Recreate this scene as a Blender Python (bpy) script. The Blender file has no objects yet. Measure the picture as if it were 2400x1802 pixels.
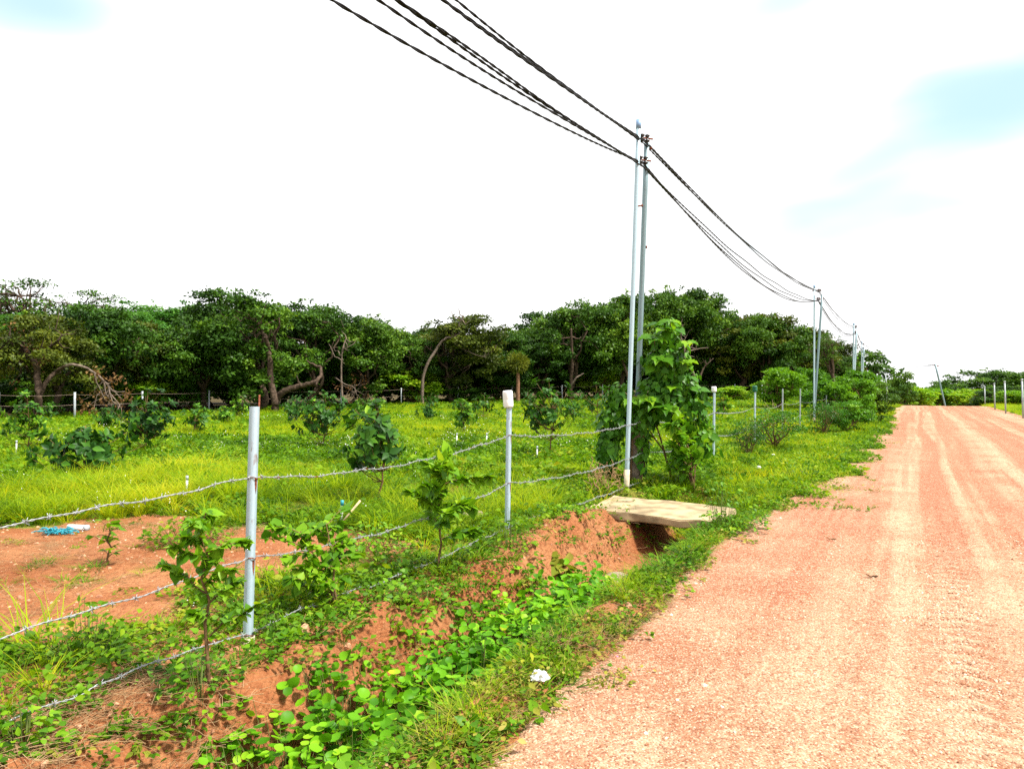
import bpy, math, random
import numpy as np
from mathutils import Matrix, Vector, Euler

# ------------------------------------------------------------------ camera, sky, sun, exposure
sc = bpy.context.scene
col = sc.collection
F_PX, HOR, EYE = 1746.0, 905.0, 1.5          # focal length in photo pixels, horizon row, eye height
cam_d = bpy.data.cameras.new('camera')
cam = bpy.data.objects.new('camera', cam_d); col.objects.link(cam)
cam_d.sensor_width = 36.0; cam_d.lens = F_PX / 2400 * 36
cam_d.clip_start = 0.05; cam_d.clip_end = 3000
cam.location = (0, 0, EYE)
cam.rotation_euler = (math.radians(90.13), 0, 0)
sc.camera = cam

SUN_EL, SUN_AZ = math.radians(56), math.radians(112)     # azimuth from +Y (view) towards +X (right)
world = bpy.data.worlds.new('World'); sc.world = world; world.use_nodes = True
nt = world.node_tree; nt.nodes.clear()
def wn(t, **k):
    n = nt.nodes.new(t)
    for a, b in k.items(): setattr(n, a, b)
    return n
tc = wn('ShaderNodeTexCoord')
sky = wn('ShaderNodeTexSky', sky_type='NISHITA', sun_disc=False, sun_elevation=SUN_EL, sun_rotation=SUN_AZ)
skm = wn('ShaderNodeMix', data_type='RGBA', blend_type='MULTIPLY'); skm.inputs[0].default_value = 1
skm.inputs[7].default_value = (0.012, 0.030, 0.030, 1)
nt.links.new(sky.outputs[0], skm.inputs[6])
# broken cloud cover: almost closed, thin gaps along soft streaks
mp = wn('ShaderNodeMapping'); mp.inputs['Rotation'].default_value = (0.0, 0.42, 0.25); mp.inputs['Scale'].default_value = (1.1, 1.1, 3.6)
mp.inputs['Location'].default_value = (0.35, 0.0, 0.55)
nt.links.new(tc.outputs['Generated'], mp.inputs['Vector'])
nz = wn('ShaderNodeTexNoise'); nz.inputs['Scale'].default_value = 2.6; nz.inputs['Detail'].default_value = 3.0; nz.inputs['Roughness'].default_value = 0.45
nt.links.new(mp.outputs[0], nz.inputs['Vector'])
def gap(px, py, tilt, la, lb, wobble):
    """a long thin opening in the cloud: centre, tilt and half-lengths as angles on the sky"""
    d = Vector(((px - 1200) / F_PX, 1, (HOR - py) / F_PX)).normalized(); r = d.cross(Vector((0, 0, 1))).normalized(); u = r.cross(d)
    e1 = r * math.cos(tilt) + u * math.sin(tilt); e2 = u * math.cos(tilt) - r * math.sin(tilt)
    nv = wn('ShaderNodeVectorMath', operation='NORMALIZE'); nt.links.new(tc.outputs['Generated'], nv.inputs[0])
    def dot(v):
        x = wn('ShaderNodeVectorMath', operation='DOT_PRODUCT'); x.inputs[1].default_value = v; nt.links.new(nv.outputs[0], x.inputs[0]); return x.outputs['Value']
    def mth(op, a, b, c=0.0):
        x = wn('ShaderNodeMath', operation=op)
        for q, v in enumerate((a, b, c)):
            if isinstance(v, float): x.inputs[q].default_value = v
            else: nt.links.new(v, x.inputs[q])
        return x.outputs[0]
    q1 = mth('POWER', mth('DIVIDE', dot(e1), la), 2.0); q2 = mth('POWER', mth('DIVIDE', dot(e2), lb), 2.0)
    r2 = mth('ADD', mth('ADD', q1, q2), mth('MULTIPLY', mth('SUBTRACT', nz.outputs[0], .5), wobble))
    front = mth('GREATER_THAN', dot(d), 0.0)
    mr = wn('ShaderNodeMapRange', interpolation_type='SMOOTHSTEP'); mr.inputs[1].default_value = 1.6; mr.inputs[2].default_value = -.6
    nt.links.new(r2, mr.inputs[0]); return mth('MULTIPLY', mr.outputs[0], front)
gn = wn('ShaderNodeMapRange', interpolation_type='SMOOTHSTEP'); gn.inputs[1].default_value = 0.70; gn.inputs[2].default_value = 0.84
nt.links.new(nz.outputs[0], gn.inputs[0])
fac = gn.outputs[0]
for g in (gap(2290, 290, .36, .24, .075, 4.5), gap(2060, 372, .30, .12, .035, 3.0), gap(2430, 215, .5, .12, .07, 3.0), gap(40, -5, .1, .10, .04, 2.0), gap(1840, 0, .1, .07, .025, 2.0)):
    mx = wn('ShaderNodeMath', operation='MAXIMUM'); nt.links.new(fac, mx.inputs[0]); nt.links.new(g, mx.inputs[1]); fac = mx.outputs[0]
fm = wn('ShaderNodeMath', operation='MULTIPLY'); fm.inputs[1].default_value = .66; nt.links.new(fac, fm.inputs[0])
thin = wn('ShaderNodeMix', data_type='RGBA'); thin.inputs[0].default_value = .7; thin.inputs[7].default_value = (.10, .23, .265, 1)
nt.links.new(skm.outputs[2], thin.inputs[6])
cl = wn('ShaderNodeMix', data_type='RGBA'); cl.inputs[6].default_value = (0.37, 0.37, 0.373, 1)
nt.links.new(fm.outputs[0], cl.inputs[0]); nt.links.new(thin.outputs[2], cl.inputs[7])
bg = wn('ShaderNodeBackground'); bg.inputs[1].default_value = 1.0
nt.links.new(cl.outputs[2], bg.inputs[0])
wo = wn('ShaderNodeOutputWorld'); nt.links.new(bg.outputs[0], wo.inputs[0])

sun_d = bpy.data.lights.new('sun', 'SUN'); sun_d.energy = 2.4; sun_d.angle = math.radians(9); sun_d.color = (1, .95, .86)
sun = bpy.data.objects.new('sun', sun_d); col.objects.link(sun)
sv = Vector((math.cos(SUN_EL) * math.sin(SUN_AZ), math.cos(SUN_EL) * math.cos(SUN_AZ), math.sin(SUN_EL)))
sun.rotation_euler = sv.to_track_quat('Z', 'Y').to_euler()
sc.view_settings.view_transform = 'Standard'; sc.view_settings.look = 'None'
sc.view_settings.exposure = 1.93; sc.view_settings.gamma = 1; sc.view_settings.use_curve_mapping = False
sc.cycles.use_denoising = False
sc.cycles.max_bounces = 6; sc.cycles.diffuse_bounces = 3; sc.cycles.glossy_bounces = 2
sc.cycles.transmission_bounces = 4; sc.cycles.transparent_max_bounces = 8
sc.cycles.caustics_reflective = False; sc.cycles.caustics_refractive = False

# ------------------------------------------------------------------ helpers
RD = np.array((0.4779, 0.8784)); RN = np.array((0.8784, -0.4779))   # along the road / across it to the right
def xy(s, t): return (RD[0] * s + RN[0] * t, RD[1] * s + RN[1] * t)
def st(x, y): return (RD[0] * x + RD[1] * y, RN[0] * x + RN[1] * y)
def sstep(a, b, v):
    u = np.clip((np.asarray(v, float) - a) / (b - a), 0, 1); return u * u * (3 - 2 * u)
def _hash(i, j, seed):
    n = (i * 374761393 + j * 668265263 + seed * 974711 + 12345) & 0x7fffffff
    n = ((n ^ (n >> 13)) * 1274126177) & 0x7fffffff
    n = ((n ^ (n >> 16)) * 668265263) & 0x7fffffff
    return ((n >> 7) & 0xffff) / 65535.0
def vnoise(x, y, seed=0):
    x = np.asarray(x, float); y = np.asarray(y, float)
    i = np.floor(x).astype(np.int64); j = np.floor(y).astype(np.int64)
    u = x - i; v = y - j; u = u * u * (3 - 2 * u); v = v * v * (3 - 2 * v)
    a = _hash(i, j, seed); b = _hash(i + 1, j, seed); c = _hash(i, j + 1, seed); d = _hash(i + 1, j + 1, seed)
    return (a * (1 - u) + b * u) * (1 - v) + (c * (1 - u) + d * u) * v
def fbm(x, y, seed=0, o=4):
    r = 0; a = .5; f = 1.0; tot = 0
    for k in range(o):
        r = r + a * vnoise(np.asarray(x) * f + 17.3 * k, np.asarray(y) * f - 9.1 * k, seed + k); tot += a; a *= .5; f *= 2.03
    return r / tot
def edge_l(s): return -1.56 + .22 * (fbm(np.asarray(s) * .8, 0 * np.asarray(s) + 3.3, 5, 3) - .5) * 2 + .35 * sstep(9.5, 15, s) + .5 * sstep(9.3, 11, s) * (fbm(np.asarray(s) * 1.1, 0 * np.asarray(s) + 1.7, 7, 3) - .5) * 2
def edge_r(s): return 4.75 + .5 * (fbm(np.asarray(s) * .3, 0 * np.asarray(s) + 8.3, 6, 3) - .5)
def height(x, y):
    """height of the land (0 = road level)"""
    x = np.asarray(x, float); y = np.asarray(y, float); s, t = st(x, y)
    z = .12 * (fbm(x * .35, y * .35, 1, 3) - .5) * sstep(-3.2, -5, t) + .03 * (fbm(x * 2.5, y * 2.5, 2, 3) - .5) * sstep(-1.5, -2, t)
    c = -2.45 + .16 * (vnoise(s * .7, s * 0 + 2, 3) - .5); w = .66 + .22 * (fbm(s * 1.3, s * 0 + 7, 4, 2) - .5)
    u = np.abs(t - c) / w
    D = .46 * (1 - .85 * sstep(9.9, 10.9, s))
    z = z - D * (1 - sstep(.35, 1.0, u)) * (1 + .3 * (fbm(x * 2, y * 2, 8, 2) - .5))
    bank = sstep(.15, .5, u) * (1 - sstep(1.1, 1.7, u)) * (t < c)
    z = z + bank * (.22 * (fbm(x * 3.5, y * 3.5, 11, 3) - .5) + .10 * (fbm(x * 11, y * 11, 12, 3) - .5)) + .05 * (fbm(x * 9, y * 9, 13, 2) - .5) * sstep(-3.2, -2.9, t) * sstep(-1.9, -2.1, t)
    z = z + .13 * np.exp(-((s - 7.2) / 1.1) ** 2 - ((t + 3.2) / .32) ** 2)
    z = z + .05 * np.exp(-((t + 1.78) / .16) ** 2) * (1 - sstep(9, 10, s))
    seat = sstep(8.05, 8.2, s) * sstep(9.75, 9.6, s) * sstep(-3.85, -3.7, t) * sstep(-1.6, -1.75, t)
    z = z * (1 - seat) + np.minimum(z, -.095) * seat
    z = z + .42 * sstep(24, 60, y) * sstep(-25, 15, x) * sstep(-4, -8, t)
    z = z - 2.2 * sstep(64, 100, s)
    return z
def h1(x, y): return float(height(np.array([x]), np.array([y]))[0])
def at(px, py, y): return Vector(((px - 1200) / F_PX * y, y, EYE + (HOR - py) / F_PX * y))
def gpt(px, py):
    """point of the land seen at a photo pixel"""
    d = np.geomspace(1.5, 140, 1500); x = (px - 1200) / F_PX * d; z = EYE + (HOR - py) / F_PX * d
    k = np.nonzero(z <= height(x, d))[0]
    i = k[0] if len(k) else len(d) - 1
    return Vector((x[i], d[i], h1(x[i], d[i])))
def gat(px, y):
    x = (px - 1200) / F_PX * y; return Vector((x, y, h1(x, y)))
def gst(s, t):
    x, y = xy(s, t); return Vector((x, y, h1(x, y)))

class MB:
    """collects vertices and faces for ONE mesh object"""
    def __init__(self): self.v = []; self.f = []; self.n = 0; self.tint = []
    def add(self, v, f, tint=None):
        v = np.asarray(v, float).reshape(-1, 3); f = np.asarray(f, int)
        self.v.append(v); self.f.append(f + self.n); self.n += len(v)
        self.tint.append(np.full(len(f), .5) if tint is None else np.broadcast_to(np.asarray(tint, float), (len(f),)))
        return self
    def tube(self, pts, rad, k=6, cap=True):
        p = np.asarray(pts, float); n = len(p); r = np.broadcast_to(np.asarray(rad, float), (n,))
        tg = np.gradient(p, axis=0); tg /= np.linalg.norm(tg, axis=1)[:, None] + 1e-9
        ref = np.array((0.13, 0.21, 1.0)) if abs(tg[:, 2]).mean() < .8 else np.array((1.0, .17, .1))
        a = np.cross(tg, ref); a /= np.linalg.norm(a, axis=1)[:, None] + 1e-9; b = np.cross(tg, a)
        th = np.arange(k) * 2 * math.pi / k
        ring = p[:, None] + r[:, None, None] * (np.cos(th)[None, :, None] * a[:, None] + np.sin(th)[None, :, None] * b[:, None])
        i = np.arange(n - 1)[:, None] * k; j = np.arange(k)[None]; j2 = (j + 1) % k
        f = np.stack([i + j, i + j2, i + k + j2, i + k + j], -1).reshape(-1, 4)
        self.add(ring.reshape(-1, 3), f)
        if cap:
            e = np.array([p[0], p[-1]]); base = self.n; self.add(e, np.zeros((0, 4), int))
            o = base - n * k
            q = [(base, o + (m + 1) % k, o + m, base) for m in range(k)]; l = o + (n - 1) * k
            q += [(base + 1, l + m, l + (m + 1) % k, base + 1) for m in range(k)]
            self.f.append(np.array(q)); self.tint.append(np.full(len(q), .5))
        return self
    def box(self, c, d, m=None):
        c = np.asarray(c, float); d = np.asarray(d, float) / 2
        v = np.array([(x, y, z) for x in (-1, 1) for y in (-1, 1) for z in (-1, 1)]) * d
        if m is not None: v = v @ np.asarray(m.to_3x3()).T
        return self.add(v + c, [(0, 1, 3, 2), (4, 6, 7, 5), (0, 4, 5, 1), (2, 3, 7, 6), (0, 2, 6, 4), (1, 5, 7, 3)])
    def lathe(self, prof, k=16, c=(0, 0, 0)):
        n = len(prof); th = np.arange(k) * 2 * math.pi / k
        v = np.array([[(r * math.cos(a), r * math.sin(a), z) for a in th] for r, z in prof]).reshape(-1, 3) + np.asarray(c)
        i = np.arange(n - 1)[:, None] * k; j = np.arange(k)[None]; j2 = (j + 1) % k
        return self.add(v, np.stack([i + j, i + j2, i + k + j2, i + k + j], -1).reshape(-1, 4))
    def leaves(self, lv, lf, M, tint):
        """copies of a leaf outline (lv, lf) under the matrices M (n,4,4)"""
        n, m = len(M), len(lv)
        v = np.einsum('nij,mj->nmi', M[:, :3, :3], lv) + M[:, None, :3, 3]
        f = (lf[None] + (np.arange(n) * m)[:, None, None]).reshape(-1, 4)
        return self.add(v.reshape(-1, 3), f, np.repeat(tint, len(lf)))
    def mesh(self, name, mat, smooth=False):
        me = bpy.data.meshes.new(name)
        v = np.concatenate(self.v); f = np.concatenate(self.f); ti = np.concatenate(self.tint)
        tri = (f[:, 3] == f[:, 0]) | (f[:, 3] == f[:, 2])
        cnt = np.where(tri, 3, 4); keep = np.ones(f.shape, bool); keep[tri, 3] = False
        loops = f[keep]
        me.vertices.add(len(v)); me.vertices.foreach_set('co', v.astype(np.float32).ravel())
        me.loops.add(len(loops)); me.loops.foreach_set('vertex_index', loops.astype(np.int32))
        me.polygons.add(len(f))
        start = np.concatenate([[0], np.cumsum(cnt)[:-1]])
        me.polygons.foreach_set('loop_start', start.astype(np.int32))
        if smooth: me.polygons.foreach_set('use_smooth', np.ones(len(f), bool))
        me.update(calc_edges=True)
        a = me.attributes.new('tint', 'FLOAT', 'FACE'); a.data.foreach_set('value', ti.astype(np.float32))
        if mat: me.materials.append(mat)
        return me
    def build(self, name, mat, parent=None, smooth=False):
        return obj(name, self.mesh(name, mat, smooth), parent)
def obj(name, me, parent=None):
    o = bpy.data.objects.new(name, me); col.objects.link(o)
    if parent is not None: o.parent = parent
    return o
def tag(o, label=None, cat=None, group=None, kind=None):
    if label: o['label'] = label
    if cat: o['category'] = cat
    if group: o['group'] = group
    if kind: o['kind'] = kind
    return o
def empty(name, loc, rz=0.0):
    o = bpy.data.objects.new(name, None); col.objects.link(o); o.location = loc; o.rotation_euler = (0, 0, rz); o.empty_display_size = .1
    return o
def copy_tree(o, parent=None):
    c = o.copy(); col.objects.link(c); c.parent = parent
    for ch in o.children: copy_tree(ch, c)
    return c
ORD = ['first', 'second', 'third', 'fourth', 'fifth', 'sixth', 'seventh', 'eighth', 'ninth', 'tenth', 'eleventh', 'twelfth', 'thirteenth', 'fourteenth',
       'fifteenth', 'sixteenth', 'seventeenth', 'eighteenth', 'nineteenth', 'twentieth', 'twenty-first', 'twenty-second', 'twenty-third', 'twenty-fourth', 'twenty-fifth', 'twenty-sixth']

# ------------------------------------------------------------------ materials
class Mat:
    def __init__(self, name):
        self.m = bpy.data.materials.new(name); self.m.use_nodes = True; self.t = self.m.node_tree; self.t.nodes.clear()
        self.out = self.n('ShaderNodeOutputMaterial')
    def n(self, ty, ins=None, **k):
        x = self.t.nodes.new(ty)
        for a, b in k.items(): setattr(x, a, b)
        for a, b in (ins or {}).items():
            if hasattr(b, 'is_output') or isinstance(b, bpy.types.NodeSocket): self.t.links.new(b, x.inputs[a])
            else: x.inputs[a].default_value = b
        return x
    def math(self, op, a, b=0.0, c=0.0, clamp=False):
        return self.n('ShaderNodeMath', {0: a, 1: b, 2: c}, operation=op, use_clamp=clamp).outputs[0]
    def noise(self, vec, scale, detail=3, rough=.5):
        return self.n('ShaderNodeTexNoise', {'Vector': vec, 'Scale': scale, 'Detail': detail, 'Roughness': rough}).outputs[0]
    def mix(self, f, a, b, blend='MIX'):
        return self.n('ShaderNodeMix', {0: f, 6: a, 7: b}, data_type='RGBA', blend_type=blend).outputs[2]
    def rng(self, v, a, b, c=0.0, d=1.0, smooth=True):
        return self.n('ShaderNodeMapRange', {0: v, 1: a, 2: b, 3: c, 4: d}, interpolation_type='SMOOTHSTEP' if smooth else 'LINEAR').outputs[0]
    def attr(self, name): return self.n('ShaderNodeAttribute', attribute_name=name).outputs['Fac']
    def ramp(self, f, stops):
        x = self.n('ShaderNodeValToRGB', {0: f}); e = x.color_ramp.elements
        while len(e) < len(stops): e.new(.5)
        for k, (p, c) in enumerate(stops): e[k].position = p; e[k].color = (*c, 1)
        return x.outputs[0]
    def bump(self, h, strength, dist): return self.n('ShaderNodeBump', {'Height': h, 'Strength': strength, 'Distance': dist}).outputs[0]
    def surf(self, colr, rough=.8, spec=.2, metal=0.0, normal=None):
        p = self.n('ShaderNodeBsdfPrincipled', {'Base Color': colr, 'Roughness': rough, 'Specular IOR Level': spec, 'Metallic': metal})
        if normal is not None: self.t.links.new(normal, p.inputs['Normal'])
        self.p = p; self.t.links.new(p.outputs[0], self.out.inputs[0]); return self.m
def C(r, g, b): return (r, g, b, 1)
def leaf_mat(name, stops, trans=.35, spec=.25, rough=.5, big=.5, scale=.35, use_obj=.5, tcol=1.25):
    """leaf colour: varies leaf by leaf, plant by plant and slowly across the land"""
    m = Mat(name); geo = m.n('ShaderNodeNewGeometry').outputs['Position']
    rnd = m.n('ShaderNodeObjectInfo').outputs['Random']
    f = m.math('MULTIPLY_ADD', m.attr('tint'), 1 - use_obj, m.math('MULTIPLY', rnd, use_obj))
    f = m.math('MULTIPLY_ADD', m.math('SUBTRACT', m.noise(geo, scale, 2), .5), big * 2, f)
    f = m.math('MULTIPLY_ADD', m.math('SUBTRACT', m.noise(geo, scale * 5.3, 2), .5), big * .9, f, True)
    c = m.ramp(f, stops)
    p = m.n('ShaderNodeBsdfPrincipled', {'Base Color': c, 'Roughness': rough, 'Specular IOR Level': spec})
    tcl = m.mix(1.0, c, C(tcol * 1.05, tcol, .6), 'MULTIPLY')
    tr = m.n('ShaderNodeBsdfTranslucent', {'Color': tcl})
    mx = m.n('ShaderNodeMixShader', {0: trans, 1: p.outputs[0], 2: tr.outputs[0]})
    m.t.links.new(mx.outputs[0], m.out.inputs[0]); return m.m
def plain(name, c, rough=.6, spec=.3, metal=0.0, vary=.12, scale=30.0, bump=0.0):
    m = Mat(name); o = m.n('ShaderNodeTexCoord').outputs['Object']; n = m.noise(o, scale, 4)
    cc = m.mix(m.rng(n, .3, .7), C(*(k * (1 - vary) for k in c)), C(*(min(1, k * (1 + vary)) for k in c)))
    return m.surf(cc, rough, spec, metal, m.bump(n, bump, .01) if bump else None)
def metal_mat(name, c, rust=.0, spangle=55.0, seed=0.0, dirt=None):
    m = Mat(name); o = m.n('ShaderNodeTexCoord').outputs['Object']
    v = m.n('ShaderNodeTexVoronoi', {'Vector': o, 'Scale': spangle}).outputs['Color']
    vv = m.n('ShaderNodeSeparateColor', {0: v}).outputs[0]
    cc = m.mix(vv, C(*(k * .95 for k in c)), C(*(min(1, k * 1.04) for k in c)))
    mpn = m.n('ShaderNodeMapping', {'Vector': o, 'Scale': (1, 1, .25), 'Location': (seed, seed, 0)}).outputs[0]
    blot = m.noise(mpn, 4.0, 4)
    cc = m.mix(m.rng(blot, .52, .72, 0, .55), cc, C(*(k * .62 for k in c)))
    if rust: cc = m.mix(m.rng(m.noise(mpn, 13.0, 5), .66 - .1 * rust, .72 - .08 * rust), cc, C(.20, .07, .025))
    return m.surf(cc, .42, .4, .35)
GREEN_FIELD = [(0, (.035, .085, .003)), (.28, (.10, .20, .004)), (.52, (.20, .33, .006)), (.76, (.33, .42, .008)), (1, (.46, .44, .02))]
M = {}
M['grass'] = leaf_mat('grass_blades', GREEN_FIELD, .45, .1, .6, .8, .28)
M['weed'] = leaf_mat('weed_leaves', [(0, (0.02125, 0.068, 0.0034)), (0.35, (0.06375, 0.1615, 0.0051)), (0.65, (0.1275, 0.2635, 0.0068)), (0.88, (0.2295, 0.34, 0.0102)), (1, (0.34, 0.3655, 0.0255))], .4, .12, .5, .6, .5)
M['dry_weed'] = leaf_mat('fading_weed_leaves', [(0, (0.068, 0.1105, 0.0085)), (0.4, (0.17, 0.2125, 0.017)), (0.7, (0.306, 0.289, 0.0425)), (1, (0.425, 0.34, 0.1275))], .35, .1, .6, .4, .8)
M['round'] = leaf_mat('round_leaves', [(0, (0.042, 0.156, 0.0048)), (0.4, (0.102, 0.3, 0.0072)), (0.8, (0.18, 0.42, 0.0108)), (0.96, (0.3, 0.48, 0.018)), (1, (0.54, 0.504, 0.024))], .35, .15, .45, .25, 1.2, .9)
M['vine'] = leaf_mat('vine_leaves', [(0, (0.01682, 0.07288, 0.006727)), (0.4, (0.03925, 0.1401, 0.007849)), (0.75, (0.0897, 0.2467, 0.01121)), (1, (0.2242, 0.4037, 0.02243))], .3, .2, .4, .4, 1.5, .6)
M['bright'] = leaf_mat('young_shrub_leaves', [(0, (0.03145, 0.1154, 0.005242)), (0.4, (0.08911, 0.2306, 0.008387)), (0.75, (0.1782, 0.3564, 0.01048)), (1, (0.3354, 0.4508, 0.02097))], .38, .18, .45, .35, 1.5, .7)
M['sapling'] = leaf_mat('sapling_leaves', [(0, (0.01233, 0.04684, 0.007395)), (0.45, (0.02711, 0.09613, 0.00986)), (0.72, (0.06779, 0.1849, 0.01233)), (1, (0.2712, 0.4684, 0.02465))], .25, .14, .42, .42, 1.2, .6)
M['forest'] = leaf_mat('forest_leaves', [(0, (0.01465, 0.04394, 0.005858)), (0.4, (0.03808, 0.09959, 0.008787)), (0.7, (0.08787, 0.183, 0.01318)), (1, (0.1905, 0.2929, 0.0205))], .25, .14, .45, .35, .16, .22)
M['forest_olive'] = leaf_mat('olive_forest_leaves', [(0, (0.0191, 0.03341, 0.004774)), (0.4, (0.0537, 0.08115, 0.008354)), (0.7, (0.1074, 0.1371, 0.01314)), (1, (0.2268, 0.2386, 0.02386))], .25, .14, .45, .35, .16, .22)
M['forest_light'] = leaf_mat('feathery_leaves', [(0, (0.027, 0.1013, 0.0162)), (0.5, (0.0675, 0.1957, 0.027)), (1, (0.162, 0.3375, 0.04725))], .35, .1, .5, .3, .2, .25)
M['dead'] = leaf_mat('withered_leaves', [(0, (0.056, 0.028, 0.0128)), (0.6, (0.136, 0.068, 0.028)), (1, (0.224, 0.144, 0.048))], .25, .1, .7, .3, 1)
M['straw'] = leaf_mat('dry_stems', [(0, (.20, .10, .045)), (.5, (.38, .24, .12)), (1, (.52, .38, .22))], .1, .1, .7, .2, 2)
M['petal'] = plain('white_petals', (.8, .78, .74), .6, .2, 0, .05)
M['bark'] = plain('grey_brown_bark', (.07, .048, .034), .9, .1, 0, .5, 9, .6)
M['pale_bark'] = plain('pale_grey_bark', (.15, .115, .09), .9, .1, 0, .4, 9, .5)
M['red_bark'] = plain('reddish_bare_trunk', (.2, .105, .062), .9, .1, 0, .3, 9, .4)
M['stem'] = plain('shrub_stem', (.14, .085, .04), .85, .1, 0, .4, 40, .4)
M['green_stem'] = plain('green_stem', (.10, .13, .03), .7, .2, 0, .3, 40)
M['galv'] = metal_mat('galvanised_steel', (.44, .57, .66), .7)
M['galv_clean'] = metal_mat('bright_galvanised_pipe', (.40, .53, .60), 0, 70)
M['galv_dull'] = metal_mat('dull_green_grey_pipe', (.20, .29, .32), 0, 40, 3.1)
M['galv_far'] = plain('weathered_post_steel', (.33, .37, .39), .55, .3, .2, .2, 8)
M['rust'] = plain('rusty_steel', (.16, .05, .025), .85, .2, 0, .5, 60, .4)
M['wire'] = metal_mat('galvanised_wire', (.30, .31, .32), .4, 90)
M['cable'] = plain('black_cable', (.006, .006, .009), .5, .3)
M['porcelain'] = plain('dark_insulator', (.02, .018, .02), .35, .5)
M['concrete'] = plain('pale_concrete', (.32, .245, .145), .9, .15, 0, .4, 5, .6)
M['sleeve'] = plain('cream_concrete', (.50, .42, .30), .9, .15, 0, .2, 20, .4)
M['white_plastic'] = plain('white_plastic', (.8, .8, .79), .4, .4, 0, .03)
M['green_plastic'] = plain('dark_green_plastic', (.01, .10, .055), .4, .4, 0, .1)
M['blue_plastic'] = plain('turquoise_plastic', (.02, .28, .36), .5, .4, 0, .15)
M['blue_cap'] = plain('pale_blue_plastic', (.22, .36, .58), .5, .4, 0, .1)
M['pink'] = plain('pink_scrap', (.6, .18, .3), .6, .2)
M['wood'] = plain('bleached_wood', (.55, .42, .26), .85, .1, 0, .2, 30, .3)
M['stone'] = plain('grey_pink_stone', (.30, .22, .18), .9, .15, 0, .35, 14, .8)

def ground_mat():
    m = Mat('red_earth_ground'); geo = m.n('ShaderNodeNewGeometry').outputs['Position']
    cov = m.attr('cover'); lit = m.attr('litter')
    n1 = m.noise(geo, 1.4, 5, .6); n2 = m.noise(geo, 22.0, 5, .65); n3 = m.noise(geo, 95.0, 3, .6)
    soil = m.mix(m.rng(n1, .3, .72), C(.285, .10, .038), C(.39, .18, .08))
    soil = m.mix(m.rng(n2, .45, .68, 0, .85), soil, C(.20, .06, .022))
    soil = m.mix(m.rng(n3, .56, .8, 0, .6), soil, C(.52, .32, .17))
    crumb = m.n('ShaderNodeTexVoronoi', {'Vector': geo, 'Scale': 46.0}).outputs['Distance']
    green = m.mix(m.rng(n2, .35, .7), C(.08, .12, .012), C(.25, .26, .03))
    green = m.mix(m.rng(n1, .55, .8, 0, .5), green, C(.26, .16, .05))
    f = m.math('MULTIPLY_ADD', m.math('SUBTRACT', n2, .5), .9, cov)
    c = m.mix(m.rng(f, .42, .62), soil, green)
    c = m.mix(lit, c, C(.055, .034, .018))
    h = m.math('MULTIPLY_ADD', crumb, -.5, m.math('MULTIPLY_ADD', n2, 1.4, m.math('MULTIPLY', n3, .5)))
    return m.surf(c, .95, .1, 0, m.bump(h, .9, .025))
def road_mat():
    m = Mat('laterite_gravel_road'); geo = m.n('ShaderNodeNewGeometry').outputs['Position']
    red = m.attr('red'); light = m.attr('light'); tread = m.attr('tread')
    n1 = m.noise(geo, .9, 5, .6); n2 = m.noise(geo, 12.0, 6, .7); n3 = m.noise(geo, 70.0, 4, .7)
    vo = m.n('ShaderNodeTexVoronoi', {'Vector': geo, 'Scale': 60.0, 'Randomness': 1.0})
    peb = m.n('ShaderNodeSeparateColor', {0: vo.outputs['Color']}).outputs[0]
    c = m.mix(m.rng(n1, .38, .62), C(.30, .135, .072), C(.42, .265, .165))
    c = m.mix(m.math('MULTIPLY', light, .7), c, C(.50, .36, .235))
    c = m.mix(m.math('MULTIPLY', red, .9), c, C(.31, .10, .05))
    c = m.mix(m.rng(n2, .46, .72, 0, .6), c, C(.29, .115, .055))
    c = m.mix(m.rng(peb, .72, .95, 0, .38), c, C(.60, .44, .30))
    c = m.mix(m.rng(peb, .28, .06, 0, .55), c, C(.19, .07, .04))
    c = m.mix(m.rng(n3, .6, .8, 0, .5), c, C(.18, .065, .035))
    c = m.mix(m.math('MULTIPLY', tread, .4, 0, True), c, C(.58, .43, .29))
    vo2 = m.n('ShaderNodeTexVoronoi', {'Vector': geo, 'Scale': 150.0, 'Randomness': 1.0}); grain = m.n('ShaderNodeSeparateColor', {0: vo2.outputs['Color']}).outputs[1]
    c = m.mix(m.rng(grain, .24, .10, 0, .7), c, C(.17, .06, .033)); c = m.mix(m.rng(grain, .80, .95, 0, .6), c, C(.64, .50, .37))
    h = m.math('MULTIPLY_ADD', vo.outputs['Distance'], -.9, m.math('MULTIPLY_ADD', n3, .8, m.math('MULTIPLY', n2, 1.2)))
    h = m.math('MULTIPLY_ADD', tread, 1.2, h)
    return m.surf(c, .95, .1, 0, m.bump(h, .8, .012))
M['ground'] = ground_mat(); M['road'] = road_mat()

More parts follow.
